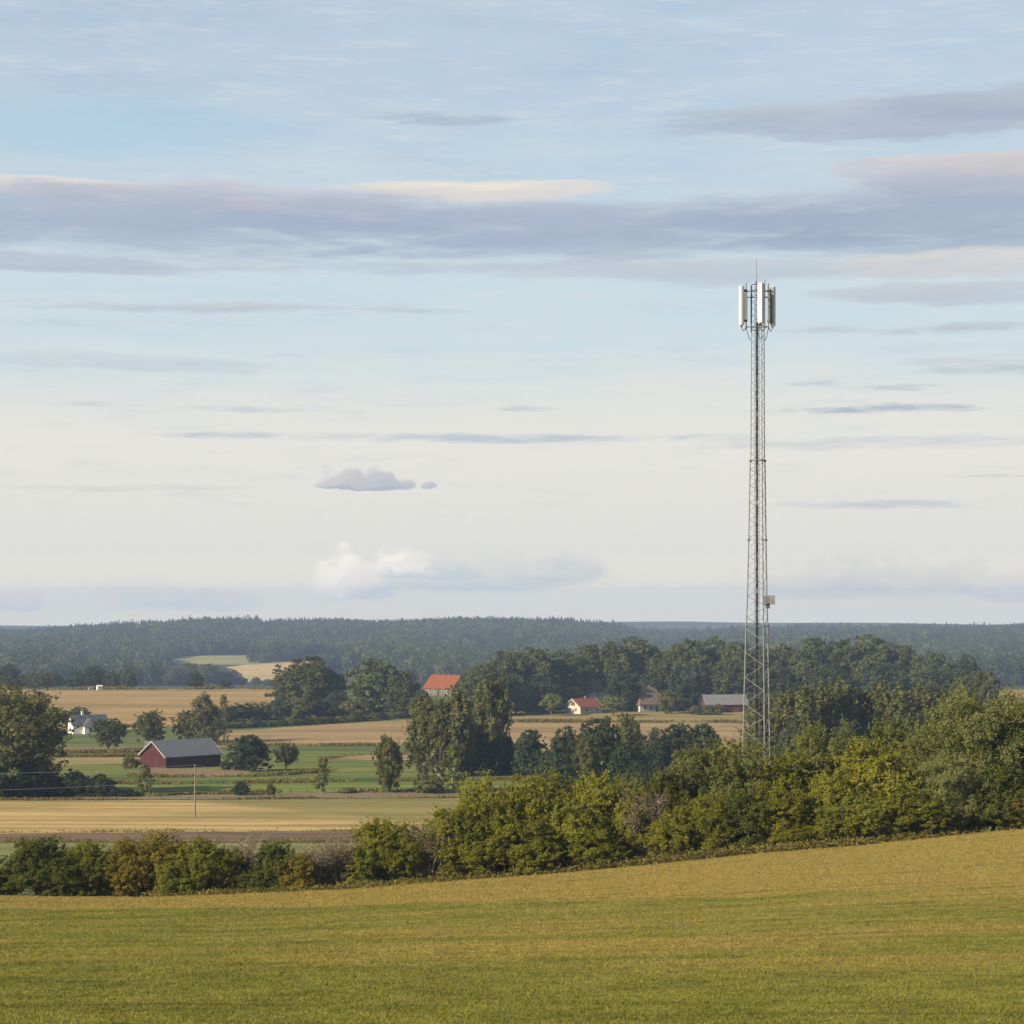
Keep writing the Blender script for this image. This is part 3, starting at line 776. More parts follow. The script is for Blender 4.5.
# ------------------------------------------------------------------ the hedgerow at the foot of the hillside
def edge_row(px): return float(np.interp(px, _EX, _ER))
HG = 'shrubs of the long hedgerow below the mown field'
HEDGE = [  # proto, column, top row, width px, metres behind the field edge, label
 ('s4', -12, 866, 44, 1, 'low dark green shrub cut by the left edge of the picture'),
 ('s4', 38, 836, 66, 1.5, 'dark rounded shrub, the leftmost tall one in the hedgerow'),
 ('s4', 64, 856, 44, .5, 'low dark shrub tucked right of the leftmost tall hedge shrub'),
 ('s2', 90, 840, 48, 1.5, 'olive shrub left of the rust coloured hedge shrubs'),
 ('s4', 110, 850, 34, 1, 'small dark green shrub filling the gap before the rust coloured ones'),
 ('s7', 130, 838, 48, 1, 'rusty brown shrub, left one of the autumn coloured pair'),
 ('s7', 158, 832, 58, 1.5, 'rusty orange shrub, tall right one of the autumn coloured pair'),
 ('s0', 176, 850, 40, .4, 'low yellowish shrub in front of the rust coloured shrubs'),
 ('s2', 203, 836, 50, .8, 'green rounded shrub standing right of the rust coloured shrubs'),
 ('s2', 230, 848, 40, 1, 'olive green shrub between rounded green shrub and brown twiggy one'),
 ('bare0', 251, 834, 40, 1.6, 'brown nearly leafless shrub left of a small dark green one'),
 ('s4', 274, 840, 46, 1.2, 'dark green shrub between two brown twiggy shrubs'),
 ('s4', 258, 868, 40, .3, 'lowest dark green shrub at the field edge'),
 ('s7', 297, 852, 44, .6, 'low orange brown shrub between twiggy shrubs'),
 ('bare0', 318, 842, 38, 1, 'brown twiggy shrub standing right of the low orange one'),
 ('s2', 330, 846, 46, 2.6, 'olive shrub showing behind the two twiggy shrubs'),
 ('bare1', 345, 838, 44, 1.4, 'greyish twiggy shrub left of the green dome shaped shrub'),
 ('s2', 384, 818, 66, 1.5, 'broad green dome shaped shrub in the middle of the low hedgerow'),
 ('s3', 408, 824, 50, 1, 'green shrub leaning against the right of the dome shaped shrub'),
 ('bare1', 430, 826, 42, .5, 'pale branched bare shrub before the hedgerow rises'),
 ('s3', 452, 806, 56, 1.4, 'green shrub where the hedgerow starts to rise'),
 ('s0', 478, 777, 50, 3, 'bright yellow green shrub forming the first tall peak of the hedgerow'),
 ('s2', 478, 820, 60, .6, 'low green shrub at the foot of the first tall peak'),
 ('s3', 506, 790, 60, 2.5, 'olive green shrub just right of the first tall peak'),
 ('s0', 541, 772, 74, 3.5, 'broad yellow green shrub below the dark valley trees'),
 ('s2', 530, 818, 66, .6, 'low rich green shrub below the broad yellow green one'),
 ('s3', 576, 796, 62, 2, 'mid green shrub between two taller yellow green ones'),
 ('s1', 606, 772, 66, 3.5, 'tall yellow green shrub left of the brownish hedge gap'),
 ('s2', 592, 826, 56, .6, 'low green shrub left of the brownish hedge gap'),
 ('s0', 630, 782, 44, 2, 'yellowing shrub next to the brownish hedge gap'),
 ('bare1', 648, 792, 44, 1.2, 'dark brown twiggy shrub in the hedge gap'),
 ('sup0', 690, 745, 54, 5, 'feathery olive brown upright tree with a thin top left of the mast'),
 ('sup0', 664, 768, 50, 3.5, 'olive upright tree lower left of the feathery topped tree'),
 ('s1', 672, 806, 50, 1, 'thin foliaged olive shrub below the feathery tree'),
 ('s3', 706, 792, 56, 1.6, 'olive green shrub between feathery tree and the shrub at the mast'),
 ('s6', 737, 738, 76, 5, 'tall pale leaved shrub hiding the left foot of the mast'),
 ('s4', 742, 790, 64, 1.5, 'dark green shrub below the mast'),
 ('s2', 716, 826, 40, .5, 'low green shrub at the field edge left below the mast'),
 ('s3', 782, 752, 60, 4, 'green shrub just right of the mast foot'),
 ('s0', 776, 784, 66, 1.5, 'broad yellow green shrub right below the mast'),
 ('s1', 792, 816, 54, .5, 'low olive shrub at the field edge right of the mast'),
 ('s6', 822, 724, 70, 6, 'pale green tall shrub right of the mast'),
 ('s1', 836, 772, 54, 2, 'yellow green shrub under the pale tall one'),
 ('s2', 826, 806, 44, .4, 'low bright green shrub at the field edge under the pale tall one'),
 ('s4', 884, 719, 64, 10, 'dark green tree topped shrub rising behind the pinkish one'),
 ('s1', 876, 741, 78, 3.5, 'large yellow green shrub with a pinkish sunlit top'),
 ('s3', 868, 792, 66, .8, 'green shrub below the large pinkish topped one'),
 ('s6', 930, 722, 74, 5, 'tall pale shrub left of the largest silvery tree'),
 ('s3', 912, 784, 66, 1, 'olive green shrub at the field edge left of the silvery tree'),
 ('s5', 978, 690, 92, 6, 'largest silvery leaved tree near the right end of the hedgerow'),
 ('s5', 952, 752, 64, 1.5, 'silvery shrub below left of the largest silvery tree'),
 ('s4', 994, 766, 70, 1.5, 'dark green shrub in the shade of the largest silvery tree'),
 ('s5', 1034, 694, 76, 7, 'silvery tree cut by the right edge of the picture'),
 ('s7', 1016, 790, 44, .6, 'rusty low bush at the right end of the hedgerow'),
 ('s4', 1046, 760, 70, 2.5, 'dark shrub cut by the right edge behind the rusty bush'),
 ('s2', 1092, 740, 90, 3, 'green shrub of the hedgerow beyond the right edge'),
]
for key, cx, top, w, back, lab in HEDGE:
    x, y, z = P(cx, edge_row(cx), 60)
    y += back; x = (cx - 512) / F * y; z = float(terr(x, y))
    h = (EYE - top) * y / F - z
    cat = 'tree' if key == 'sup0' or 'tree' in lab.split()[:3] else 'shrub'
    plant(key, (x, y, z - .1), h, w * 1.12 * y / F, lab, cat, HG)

# ------------------------------------------------------------------ trees of the valley
G = grow
# left
G('bigwillow', 8, 685, 106, 'big olive willow at the left edge of the meadow', base=796)
G('olive0', -48, 700, 90, 'olive tree left of the big willow, cut by the picture edge', base=795)
G('dark1', 6, 752, 70, 'dark low tree at the foot of the big willow', base=798)
G('bush0', 46, 770, 38, 'dark rounded bush right of the big willow foot', 'bush', base=797)
G('bush0', 76, 769, 34, 'left lump of the dark bush pair beside the willow', 'bush', base=797)
G('bush0', 98, 774, 38, 'right lump of the dark bush pair beside the willow', 'bush', base=797)
G('bush0', 128, 789, 26, 'low dark bush between bush pair and sapling', 'bush', base=797)
G('sapling0', 145, 764, 17, 'thin half bare sapling in front of the red barn', base=797)
G('round0', 109, 718, 35, 'round green tree with a visible trunk beside the white farmhouse', base=750)
G('dark0', 77, 707, 32, 'dark tree rising behind the white farmhouse roof', base=728)
G('olive1', 150, 710, 28, 'olive tree standing behind the red barn gable', base=744)
G('poplar0', 202, 692, 26, 'tallest poplar of the clump behind the barn roof', base=744, group='poplars behind the barn')
G('poplar0', 212, 701, 22, 'dark poplar on the right of the tallest one behind the barn', base=744, group='poplars behind the barn')
G('olive1', 188, 709, 26, 'shorter bushy tree left of the tallest poplar behind the barn', base=743)
G('sapling0', 224, 694, 13, 'slim light poplar right of the clump behind the barn', base=742)
G('bush1', 131, 756, 18, 'round bush against the left wall of the barn', 'bush', base=769)
G('bush0', 226, 760, 13, 'dark bush at the right wall of the barn', 'bush', base=770)
G('dark2', 249, 735, 40, 'dark round tree in the meadow right of the barn', base=771)
G('round1', 286, 742, 23, 'small round lollipop tree on a thin trunk in the meadow', base=771)
G('sapling0', 323, 756, 16, 'slim pale tree standing alone in the meadow', base=794)
G('bush0', 241, 781, 19, 'low round bush at the meadow edge right of the power pole', 'bush', base=796)
G('bush1', 271, 783, 10, 'small upright bush beside the low round one', 'bush', base=796)
G('olive0', 388, 735, 27, 'columnar green tree at the edge of the stubble', base=793)
G('bush1', 430, 775, 30, 'brown grey bush at the foot of the tall trees', 'bush', base=794)
G('sapling0', 422, 764, 14, 'thin brownish young tree before the tall trees', base=793)
G('sapling1', 455, 744, 19, 'slim pale green young tree beside the brown grey bush', base=793)
G('bush1', 348, 787, 16, 'flat olive weed bush along the stubble edge', 'bush', base=794)
# tall central clump
G('aspen0', 424, 694, 36, 'tall aspen at the left of the central clump', base=776, group='central clump of trees')
G('aspen1', 441, 699, 30, 'grey aspen in the middle of the central clump', base=777, group='central clump of trees')
G('aspen2', 459, 688, 34, 'brown aspen right of the middle of the central clump', base=777, group='central clump of trees')
G('olive0', 491, 677, 40, 'tall sunlit tree behind the aspens, below the orange roof', base=770, group='central clump of trees')
G('dark1', 474, 726, 40, 'dark tree at the foot of the sunlit tall one', base=776, group='central clump of trees')
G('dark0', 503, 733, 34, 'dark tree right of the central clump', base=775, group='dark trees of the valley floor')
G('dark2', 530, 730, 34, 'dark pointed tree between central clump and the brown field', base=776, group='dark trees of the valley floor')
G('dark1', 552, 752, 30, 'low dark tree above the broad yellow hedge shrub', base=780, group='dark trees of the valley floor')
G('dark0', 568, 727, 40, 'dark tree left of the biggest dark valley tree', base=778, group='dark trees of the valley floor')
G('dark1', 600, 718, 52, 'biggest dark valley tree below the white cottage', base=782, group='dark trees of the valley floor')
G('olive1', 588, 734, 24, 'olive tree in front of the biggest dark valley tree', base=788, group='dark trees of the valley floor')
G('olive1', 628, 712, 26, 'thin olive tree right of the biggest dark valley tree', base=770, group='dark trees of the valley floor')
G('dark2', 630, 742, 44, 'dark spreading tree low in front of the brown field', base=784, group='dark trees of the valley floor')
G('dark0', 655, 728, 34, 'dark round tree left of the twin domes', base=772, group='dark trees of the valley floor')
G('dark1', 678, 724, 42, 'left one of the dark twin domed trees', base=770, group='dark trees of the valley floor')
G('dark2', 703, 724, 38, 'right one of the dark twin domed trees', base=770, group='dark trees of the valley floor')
G('dark0', 640, 764, 40, 'low dark tree just above the tall hedge left of the mast', d=300, group='dark trees of the valley floor')
G('dark2', 566, 764, 46, 'dark shrubby tree above the mid green hedge shrub', d=300, group='dark trees of the valley floor')
# aspens right of the mast
AG = 'aspen row right of the mast'
for key, cx, top, w, lab in (
 ('aspen1', 757, 696, 30, 'dark aspen standing right behind the mast'),
 ('aspen0', 786, 690, 36, 'first sunlit aspen right of the mast'),
 ('aspen2', 806, 686, 34, 'aspen behind the pale tall hedge shrub'),
 ('aspen1', 824, 682, 32, 'pointed aspen near the middle of the row, left of its tallest neighbour'),
 ('aspen0', 843, 680, 32, 'tallest pointed aspen of the row right of the mast'),
 ('aspen2', 864, 690, 34, 'rounded aspen right of the tallest pointed one'),
 ('aspen1', 882, 682, 34, 'aspen above the dark tree topped hedge shrub'),
 ('aspen0', 902, 686, 34, 'aspen left of the tall pale hedge shrub'),
 ('aspen2', 922, 682, 34, 'aspen behind the top of the tall pale hedge shrub'),
 ('aspen1', 942, 688, 34, 'last aspen before the silvery tree'),
 ('aspen0', 966, 690, 36, 'aspen hidden behind the largest silvery tree'),
 ('aspen2', 774, 716, 34, 'short aspen at the right leg of the mast'),
 ('aspen2', 1000, 700, 40, 'aspen behind the right end of the silvery trees')):
    G(key, cx, top, w, lab, d=350 + rnd.uniform(-18, 18), group=AG)
for key, cx, top, w, lab in (
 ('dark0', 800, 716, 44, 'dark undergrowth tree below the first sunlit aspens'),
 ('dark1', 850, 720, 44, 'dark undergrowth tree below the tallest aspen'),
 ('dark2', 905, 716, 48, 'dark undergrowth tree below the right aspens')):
    G(key, cx, top, w, lab, d=330, group=AG)

# upper grove behind the village
UG = 'grove on the rise behind the village'
GROVE = [
 ('oak0', 482, 663, 40, 640, 'rounded tree beside the orange roofed house'),
 ('oak1', 504, 652, 46, 680, 'broad oak at the left end of the grove'),
 ('oak2', 532, 648, 48, 690, 'oak second from the left end of the grove'),
 ('oak0', 560, 651, 46, 700, 'oak with a flat top left of the old white house'),
 ('oak1', 588, 645, 46, 720, 'oak rising behind the old white house'),
 ('oak2', 614, 642, 44, 720, 'oak right behind the white house ridge'),
 ('oak0', 640, 638, 46, 730, 'highest oak in the left half of the grove'),
 ('oak1', 663, 652, 38, 720, 'lower oak in the notch of the grove skyline'),
 ('oak2', 686, 640, 44, 720, 'oak above the brown roofed house'),
 ('oak0', 712, 638, 44, 730, 'oak above the spruce of the village'),
 ('oak1', 738, 642, 44, 720, 'oak just left of the mast'),
 ('oak2', 764, 648, 40, 720, 'oak behind the mast'),
 ('oak0', 784, 644, 36, 730, 'oak just right of the mast'),
 ('oak1', 812, 638, 46, 720, 'tall oak right of the mast above the aspens'),
 ('oak2', 842, 640, 44, 720, 'oak above the tallest aspen'),
 ('oak0', 872, 636, 48, 720, 'broad tall oak in the right part of the grove'),
 ('oak1', 902, 646, 44, 720, 'dark oak right of the broad tall one'),
 ('oak2', 932, 652, 42, 710, 'oak lower on the falling right end of the grove'),
 ('dark0', 965, 655, 32, 700, 'single round dark tree at the right end of the grove'),
 ('olive0', 984, 670, 30, 620, 'pale bushy tree below the round dark one'),
 ('olive1', 962, 676, 22, 620, 'small pale tree at the right foot of the grove'),
]
for key, cx, top, w, d_, lab in GROVE:
    G(key, cx, top, w * 1.12, lab, d=d_, group=UG)
for key, cx, top, w, d_, lab in (
 ('dark1', 515, 676, 40, 650, 'dark tree in front of the left grove oaks'),
 ('dark2', 545, 672, 40, 660, 'dark tree in the shade left of the old white house'),
 ('dark0', 622, 668, 34, 670, 'dark tree right of the old dark red roof'),
 ('dark1', 690, 664, 44, 700, 'dark tree left of the grey roofed barn'),
 ('oak2', 730, 662, 44, 700, 'sunlit oak behind the grey roofed barn'),
 ('oak1', 704, 656, 40, 705, 'sunlit oak left behind the grey roofed barn'),
 ('dark2', 780, 668, 50, 650, 'dark tree behind the first aspens'),
 ('dark0', 830, 664, 56, 650, 'dark tree behind the middle aspens'),
 ('dark1', 885, 662, 60, 650, 'dark tree behind the right aspens'),
 ('dark2', 935, 670, 48, 640, 'dark tree behind the last aspens'),
 ('dark0', 650, 672, 36, 690, 'dark tree behind the brown roofed house')):
    G(key, cx, top, w, lab, d=d_, group=UG)
# village garden trees
for key, cx, top, w, b, lab in (
 ('olive0', 527, 684, 26, 714, 'grey green tree standing left in the village lawn'),
 ('bright0', 552, 693, 23, 716, 'bright green little tree on a thin trunk left of the white cottage'),
 ('bright1', 571, 687, 26, 712, 'light green tree just left of the white cottage'),
 ('bright1', 613, 695, 26, 716, 'yellowish apple tree right of the white cottage'),
 ('bright0', 627, 677, 26, 711, 'tall bright green tree right of the white cottage'),
 ('spruce0', 672, 672, 22, 711, 'pointed light green spruce beside the brown roofed house'),
 ('olive1', 670, 690, 24, 714, 'small tree on a thin trunk in front of the spruce'),
 ('dark0', 690, 678, 28, 710, 'grey dark tree left of the grey roofed barn front'),
 ('bright1', 684, 697, 15, 713, 'small round garden tree left of the barn hedge')):
    G(key, cx, top, w, lab, base=b, group='garden trees of the village')
for i, cx in enumerate((696, 707, 718)):
    G('bush1', cx, 705, 15, ('left', 'middle', 'right')[i] + ' bush of the garden hedge before the grey roofed barn', 'bush', base=715, group='garden hedge of the barn')
# oaks and hedges above the fallow field
G('oak1', 308, 657, 72, 'great rounded oak standing left above the long hedge', base=714)
G('oak0', 377, 659, 58, 'great oak right of the rounded one above the long hedge', base=716)
G('oak2', 403, 672, 38, 'darker oak at the right shoulder of the second great oak', base=717)
G('dark2', 338, 690, 28, 'reddish dark low tree between the two great oaks', base=716)
G('dark0', 420, 690, 26, 'dark low tree left below the orange roof', base=718)
LG = 'bushes of the upper hedge by the great oaks'
for i, (cx, top, w, b) in enumerate(((240, 703, 30, 721), (256, 702, 32, 720), (276, 699, 36, 720), (296, 698, 36, 720), (322, 699, 34, 719), (352, 701, 34, 718), (226, 708, 22, 722))):
    G('bush1' if i % 2 else 'bush0', cx, top, w, ('first', 'second', 'third', 'fourth', 'fifth', 'sixth', 'outermost left')[i] + ' bush of the upper hedge, counted from the poplars towards the great oaks', 'bush', base=b, group=LG)
HL = 'low clipped hedge along the fallow field'
hb = [(232, 728.5), (330, 723.5), (412, 717.5)]
for i in range(22):
    cx = 232 + i * 8.4
    r = np.interp(cx, [q[0] for q in hb], [q[1] for q in hb])
    G('bush1' if i % 3 else 'bush0', cx, r - 7 + rnd.uniform(-1, 1), 13, 'low bush in the long hedge along the top of the fallow field', 'bush', base=r, group=HL)
# trees along the crest of the big brown field
CG = 'trees along the crest of the big brown field'
for key, cx, top, w, lab in (
 ('dark0', 8, 664, 26, 'taller dark tree at the left end of the crest'),
 ('olive0', 2, 677, 26, 'low olive tree at the left end of the crest'),
 ('olive1', 20, 674, 24, 'olive tree on the crest above the big willow'),
 ('oak1', 38, 671, 28, 'broad tree on the crest above the willow top'),
 ('oak2', 52, 672, 22, 'tree right of the broad crest tree'),
 ('dark1', 77, 671, 24, 'dark crest tree left of the white hut'),
 ('dark2', 94, 666, 22, 'dark crest tree behind the white hut'),
 ('oak0', 110, 671, 18, 'round crest tree right of the white hut'),
 ('oak1', 128, 669, 18, 'round crest tree farthest right of the white hut'),
 ('dark0', 195, 671, 17, 'lone dark crest tree on a thin trunk above the barn roof'),
 ('dark1', 225, 680, 14, 'low crest tree right of the lone dark one')):
    G(key, cx, top, w, lab, d=868, group=CG)
for i, (cx, top, w) in enumerate(((174, 668, 26), (190, 663, 28), (208, 664, 28), (226, 668, 26), (240, 676, 16), (256, 677, 10), (268, 679, 12))):
    G(('oak0', 'oak1', 'oak2')[i % 3], cx, top, w, ('leftmost', 'second', 'third', 'fourth', 'low', 'tiny', 'rightmost')[i] + ' blue hazed tree of the copse behind the crest field', d=1450 + rnd.uniform(-20, 20), group='hazy copse behind the crest')
for key, cx, top, w, lab in (('aspen0', 251, 647, 9, 'pale hazy birch at the right end of the far green clearing'), ('aspen1', 258, 645, 9, 'taller pale hazy birch at the right end of the far green clearing'), ('oak0', 264, 650, 12, 'hazy round tree between the two far clearings')):
    G(key, cx, top, w, lab, d=1950, group='far trees between the clearings')
# ------------------------------------------------------------------ far woods: thousands of trees as one mass
def woods():
    g = np.random.default_rng(5)
    col_ = bpy.data.collections.new('wood_kinds')
    def low_tree(i, spruce, H, Wd, lm):
        g2 = np.random.default_rng(300 + i)
        if spruce:
            n = 190; u = g2.random(n) ** .7; a = g2.uniform(0, 6.283, n)
            rr = Wd * .5 * (1 - u) ** .9 * g2.uniform(.6, 1.05, n)
            pos = np.stack([np.cos(a) * rr, np.sin(a) * rr, H * (.08 + .92 * u)], 1); nr = np.stack([np.cos(a), np.sin(a), .5 + 0 * a], 1)
            q = leaves(g2, pos, nr, 1.4, .8, .35)
        else:
            bl = envelope(g2, H, Wd, H * .1, 8, 'dome', (.34, .5))
            pos, nr, _ = clumps(g2, bl, 330, 7, .4)
            q = leaves(g2, pos, nr, 1.4, 1.0, .4)
        me = mesh_poly('wood_tree', q, 4); me.materials.append(L[lm])
        o = bpy.data.objects.new('wood_tree_%d' % i, me); col_.objects.link(o)
    k = 0
    for sp_, H, Wd, lm in ((1, 15, 7.0, 'spruce'), (1, 13, 6.4, 'spruce'), (1, 16, 6.8, 'dark'), (0, 14, 11, 'oak'), (0, 15, 11, 'dark'), (0, 14, 10, 'dark'), (0, 14, 11, 'olive')):
        low_tree(k, sp_, H, Wd, lm); k += 1
    N = 78000
    y = np.sqrt(g.uniform(1440 ** 2, 3150 ** 2, N)); x = y * g.uniform(-.40, .40, N)
    px = 512 + F * x / y
    row = EYE - F * terr(x, y) / y
    keep = ~((px > 164) & (px < 368) & (y < np.where(px < 246, 1930, 1690)))
    for near, far in CLEAR:
        a = np.array(near); b = np.array(far)
        rn = np.interp(px, a[:, 0], a[:, 1]); rf = np.interp(px, b[:, 0], b[:, 1])
        keep &= ~((px > a[0, 0]) & (px < a[-1, 0]) & (row < rn + 3) & (row > rf - .3) & (y < 2500))
    keep &= ~((px > 860) & (y < 1000))
    x, y = x[keep], y[keep]; z = terr(x, y)
    n = len(x)
    # conifers and broadleaves in patches; more spruce towards the ridge
    pat = 1.2 * np.sin(x / 110 + np.sin(y / 150) * 1.9) + 1.2 * np.sin(y / 85 + np.sin(x / 200) * 1.4) + g.normal(size=n) * .5 + np.maximum(0, (y - 2600) / 160)
    idx = np.where(pat > .75, g.integers(0, 3, n), g.integers(3, 7, n))
    s = (1 + .22 * np.sin(x / 55 + np.sin(y / 70) * 2) * np.sin(y / 60 + x / 190)) * g.uniform(.68, 1.12, n) * np.where(idx >= 3, 1.25, 1) * np.where(g.random(n) < .04, 1.12, 1)
    me = bpy.data.meshes.new('wooded_ridge')
    me.vertices.add(n); me.vertices.foreach_set('co', np.stack([x, y, z - .3], 1).astype(np.float32).ravel())
    for nm, ty, arr in (('kind_i', 'INT', idx.astype(np.int32)), ('size_f', 'FLOAT', s.astype(np.float32)), ('turn', 'FLOAT', g.uniform(0, 6.28, n).astype(np.float32))):
        a = me.attributes.new(nm, ty, 'POINT'); a.data.foreach_set('value', arr)
    me.update()
    o = bpy.data.objects.new('woodland', me); link(o)
    ng = bpy.data.node_groups.new('woodland', 'GeometryNodeTree')
    ng.interface.new_socket('Geometry', in_out='INPUT', socket_type='NodeSocketGeometry')
    ng.interface.new_socket('Geometry', in_out='OUTPUT', socket_type='NodeSocketGeometry')
    N_ = ng.nodes; l = ng.links
    gi = N_.new('NodeGroupInput'); go = N_.new('NodeGroupOutput')
    ip = N_.new('GeometryNodeInstanceOnPoints'); ci = N_.new('GeometryNodeCollectionInfo')
    ci.inputs['Collection'].default_value = col_; ci.inputs['Separate Children'].default_value = True; ci.inputs['Reset Children'].default_value = True
    ip.inputs['Pick Instance'].default_value = True
    def attr(nm, ty):
        a = N_.new('GeometryNodeInputNamedAttribute'); a.data_type = ty; a.inputs['Name'].default_value = nm
        return a.outputs['Attribute']
    l.new(gi.outputs[0], ip.inputs['Points']); l.new(ci.outputs[0], ip.inputs['Instance'])
    l.new(attr('kind_i', 'INT'), ip.inputs['Instance Index'])
    cx = N_.new('ShaderNodeCombineXYZ'); l.new(attr('turn', 'FLOAT'), cx.inputs[2]); l.new(cx.outputs[0], ip.inputs['Rotation'])
    l.new(attr('size_f', 'FLOAT'), ip.inputs['Scale'])
    l.new(ip.outputs[0], go.inputs[0])
    md = o.modifiers.new('woodland', 'NODES'); md.node_group = ng
    tag(o, 'dark mixed forest covering the far ridges', 'forest', kind='stuff')
woods()

# ------------------------------------------------------------------ grass blades on the near hillside
def grass():
    g = np.random.default_rng(3)
    N = 210000
    y = np.exp(g.uniform(math.log(30), math.log(117), N)) ; x = y * g.uniform(-.30, .30, N)
    px = 512 + F * x / 115
    z = terr(x, y)
    nb = 5
    bx = np.repeat(x, nb) + g.normal(size=N * nb) * .07; by = np.repeat(y, nb) + g.normal(size=N * nb) * .07
    bz = np.repeat(z, nb) + .01
    a = g.uniform(0, 6.283, N * nb); h = g.uniform(.02, .065, N * nb) * np.repeat(g.uniform(.6, 1.4, N), nb)
    w = .012 + .010 * (by / 60); lean = g.uniform(.3, 1.6, N * nb) * h; la = g.uniform(0, 6.283, N * nb)
    c, s_ = np.cos(a) * w, np.sin(a) * w
    V = np.empty((N * nb, 3, 3), np.float32)
    V[:, 0] = np.stack([bx - c, by - s_, bz], 1); V[:, 1] = np.stack([bx + c, by + s_, bz], 1)
    V[:, 2] = np.stack([bx + np.cos(la) * lean, by + np.sin(la) * lean, bz + h], 1)
    me = mesh_poly('grass', V, 3); me.materials.append(near_mat('grass_blades', True))
    o = bpy.data.objects.new('grass', me); link(o)
    tag(o, 'short mown grass and dry stalks on the near hillside', 'grass', kind='stuff')
grass()

# ------------------------------------------------------------------ tall weeds along ditch, verge and field edges
def weeds():
    g = np.random.default_rng(8); Vs = []
    for (line, n, dep, hh) in (([(q, edge_row(q) + .4) for q in range(-20, 1120, 15)], 9000, 1.3, .42), ([(-260, 842.5), (700, 842.5)], 2600, 2.0, .35), ([(-260, 834.3), (360, 831.5), (700, 829.3)], 2400, .8, .3),
                               ([(-260, 801), (185, 800.2), (330, 799), (700, 797)], 3600, 1.0, .4), ([(-260, 796.7), (100, 796.5), (300, 793.5), (700, 789)], 4200, 2.0, .6),
                               ([(60, 783), (200, 784), (560, 779)], 3200, 3.0, .6), ([(130, 777), (250, 777), (330, 772)], 1600, 3.0, .7),
                               ([(50, 753), (145, 752)], 1200, 2.5, .9), ([(40, 757.5), (140, 757)], 1200, 2.5, .8), ([(205, 745.5), (460, 746)], 2200, 3.0, .7),
                               ([(326, 759), (375, 755.5), (440, 753.5)], 900, 2.5, .6), ([(455, 722), (745, 722.7)], 2200, 4.0, .9), ([(-260, 690), (275, 689.3)], 3000, 5.0, 1.3)):
        a = np.array(gline(line, 60) if hh != .42 else [P(*q, 60) for q in line][:60]) if len(line) < 60 else np.array([P(*line[int(q)], 60) for q in np.linspace(0, len(line) - 1, 60)])
        k = g.uniform(0, 59, n) ; i = np.minimum(k.astype(int), 58); w = (k - i)[:, None]
        p = a[i] * (1 - w) + a[i + 1] * w
        dens = np.sin(p[:, 0] * .21 + line[0][1]) + np.sin(p[:, 0] * .067 + 1) + g.normal(size=n) * .7
        p = p[dens > (.5 if hh == .42 else -.3)]
        p[:, 1] += g.normal(size=len(p)) * dep * .5; p[:, 2] = terr(p[:, 0], p[:, 1])
        m = len(p); h = hh * g.uniform(.4, 1.3, m) * (1 + .5 * np.sin(p[:, 0] * .13))
        c = p + np.stack([0 * h, 0 * h, h * .45], 1)
        nb = 4
        c = np.repeat(c, nb, 0) + g.normal(size=(m * nb, 3)) * np.array([.35, .3, .12]); 
        ls = .5 if hh == .42 else 1.0
        Vs.append(leaves(g, c, g.normal(size=(m * nb, 3)) * np.array([1, 1, .5]), hh * ls, hh * .4 * ls, .5))
    me = mesh_poly('weeds', np.concatenate(Vs), 4); me.materials.append(leaf_mat('weed_leaves', (.090, .090, .022), (.185, .160, .042), (.235, .180, .075)))
    o = bpy.data.objects.new('weeds', me); link(o); tag(o, 'rough weeds and tall grass along ditches and field edges', 'weeds', kind='stuff')
weeds()
# ------------------------------------------------------------------ the mast
GALV = solid('galvanised_steel', (.155, .155, .155), .55, .2, .12, 3, .5)
GALVD = solid('weathered_steel', (.10, .10, .105), .6, .2, .2, 4, .4)
CABLE = solid('black_cable', (.018, .018, .022), .6, 0, .2, 4)
PANEL = solid('white_radome', (.50, .49, .465), .5, 0, .03, 2, .4)
PANELB = solid('beige_back', (.15, .15, .145), .6, 0, .08, 2)
PANELG = solid('grey_side', (.28, .28, .30), .5, 0, .06, 2)
CONC = solid('concrete', (.36, .35, .33), .9, 0, .15, 3)

def bar(name, a, b, r, mat, parent, n=6):
    m = MB(); m.tube([a, b], r, n); return m.build(name, mat, parent)

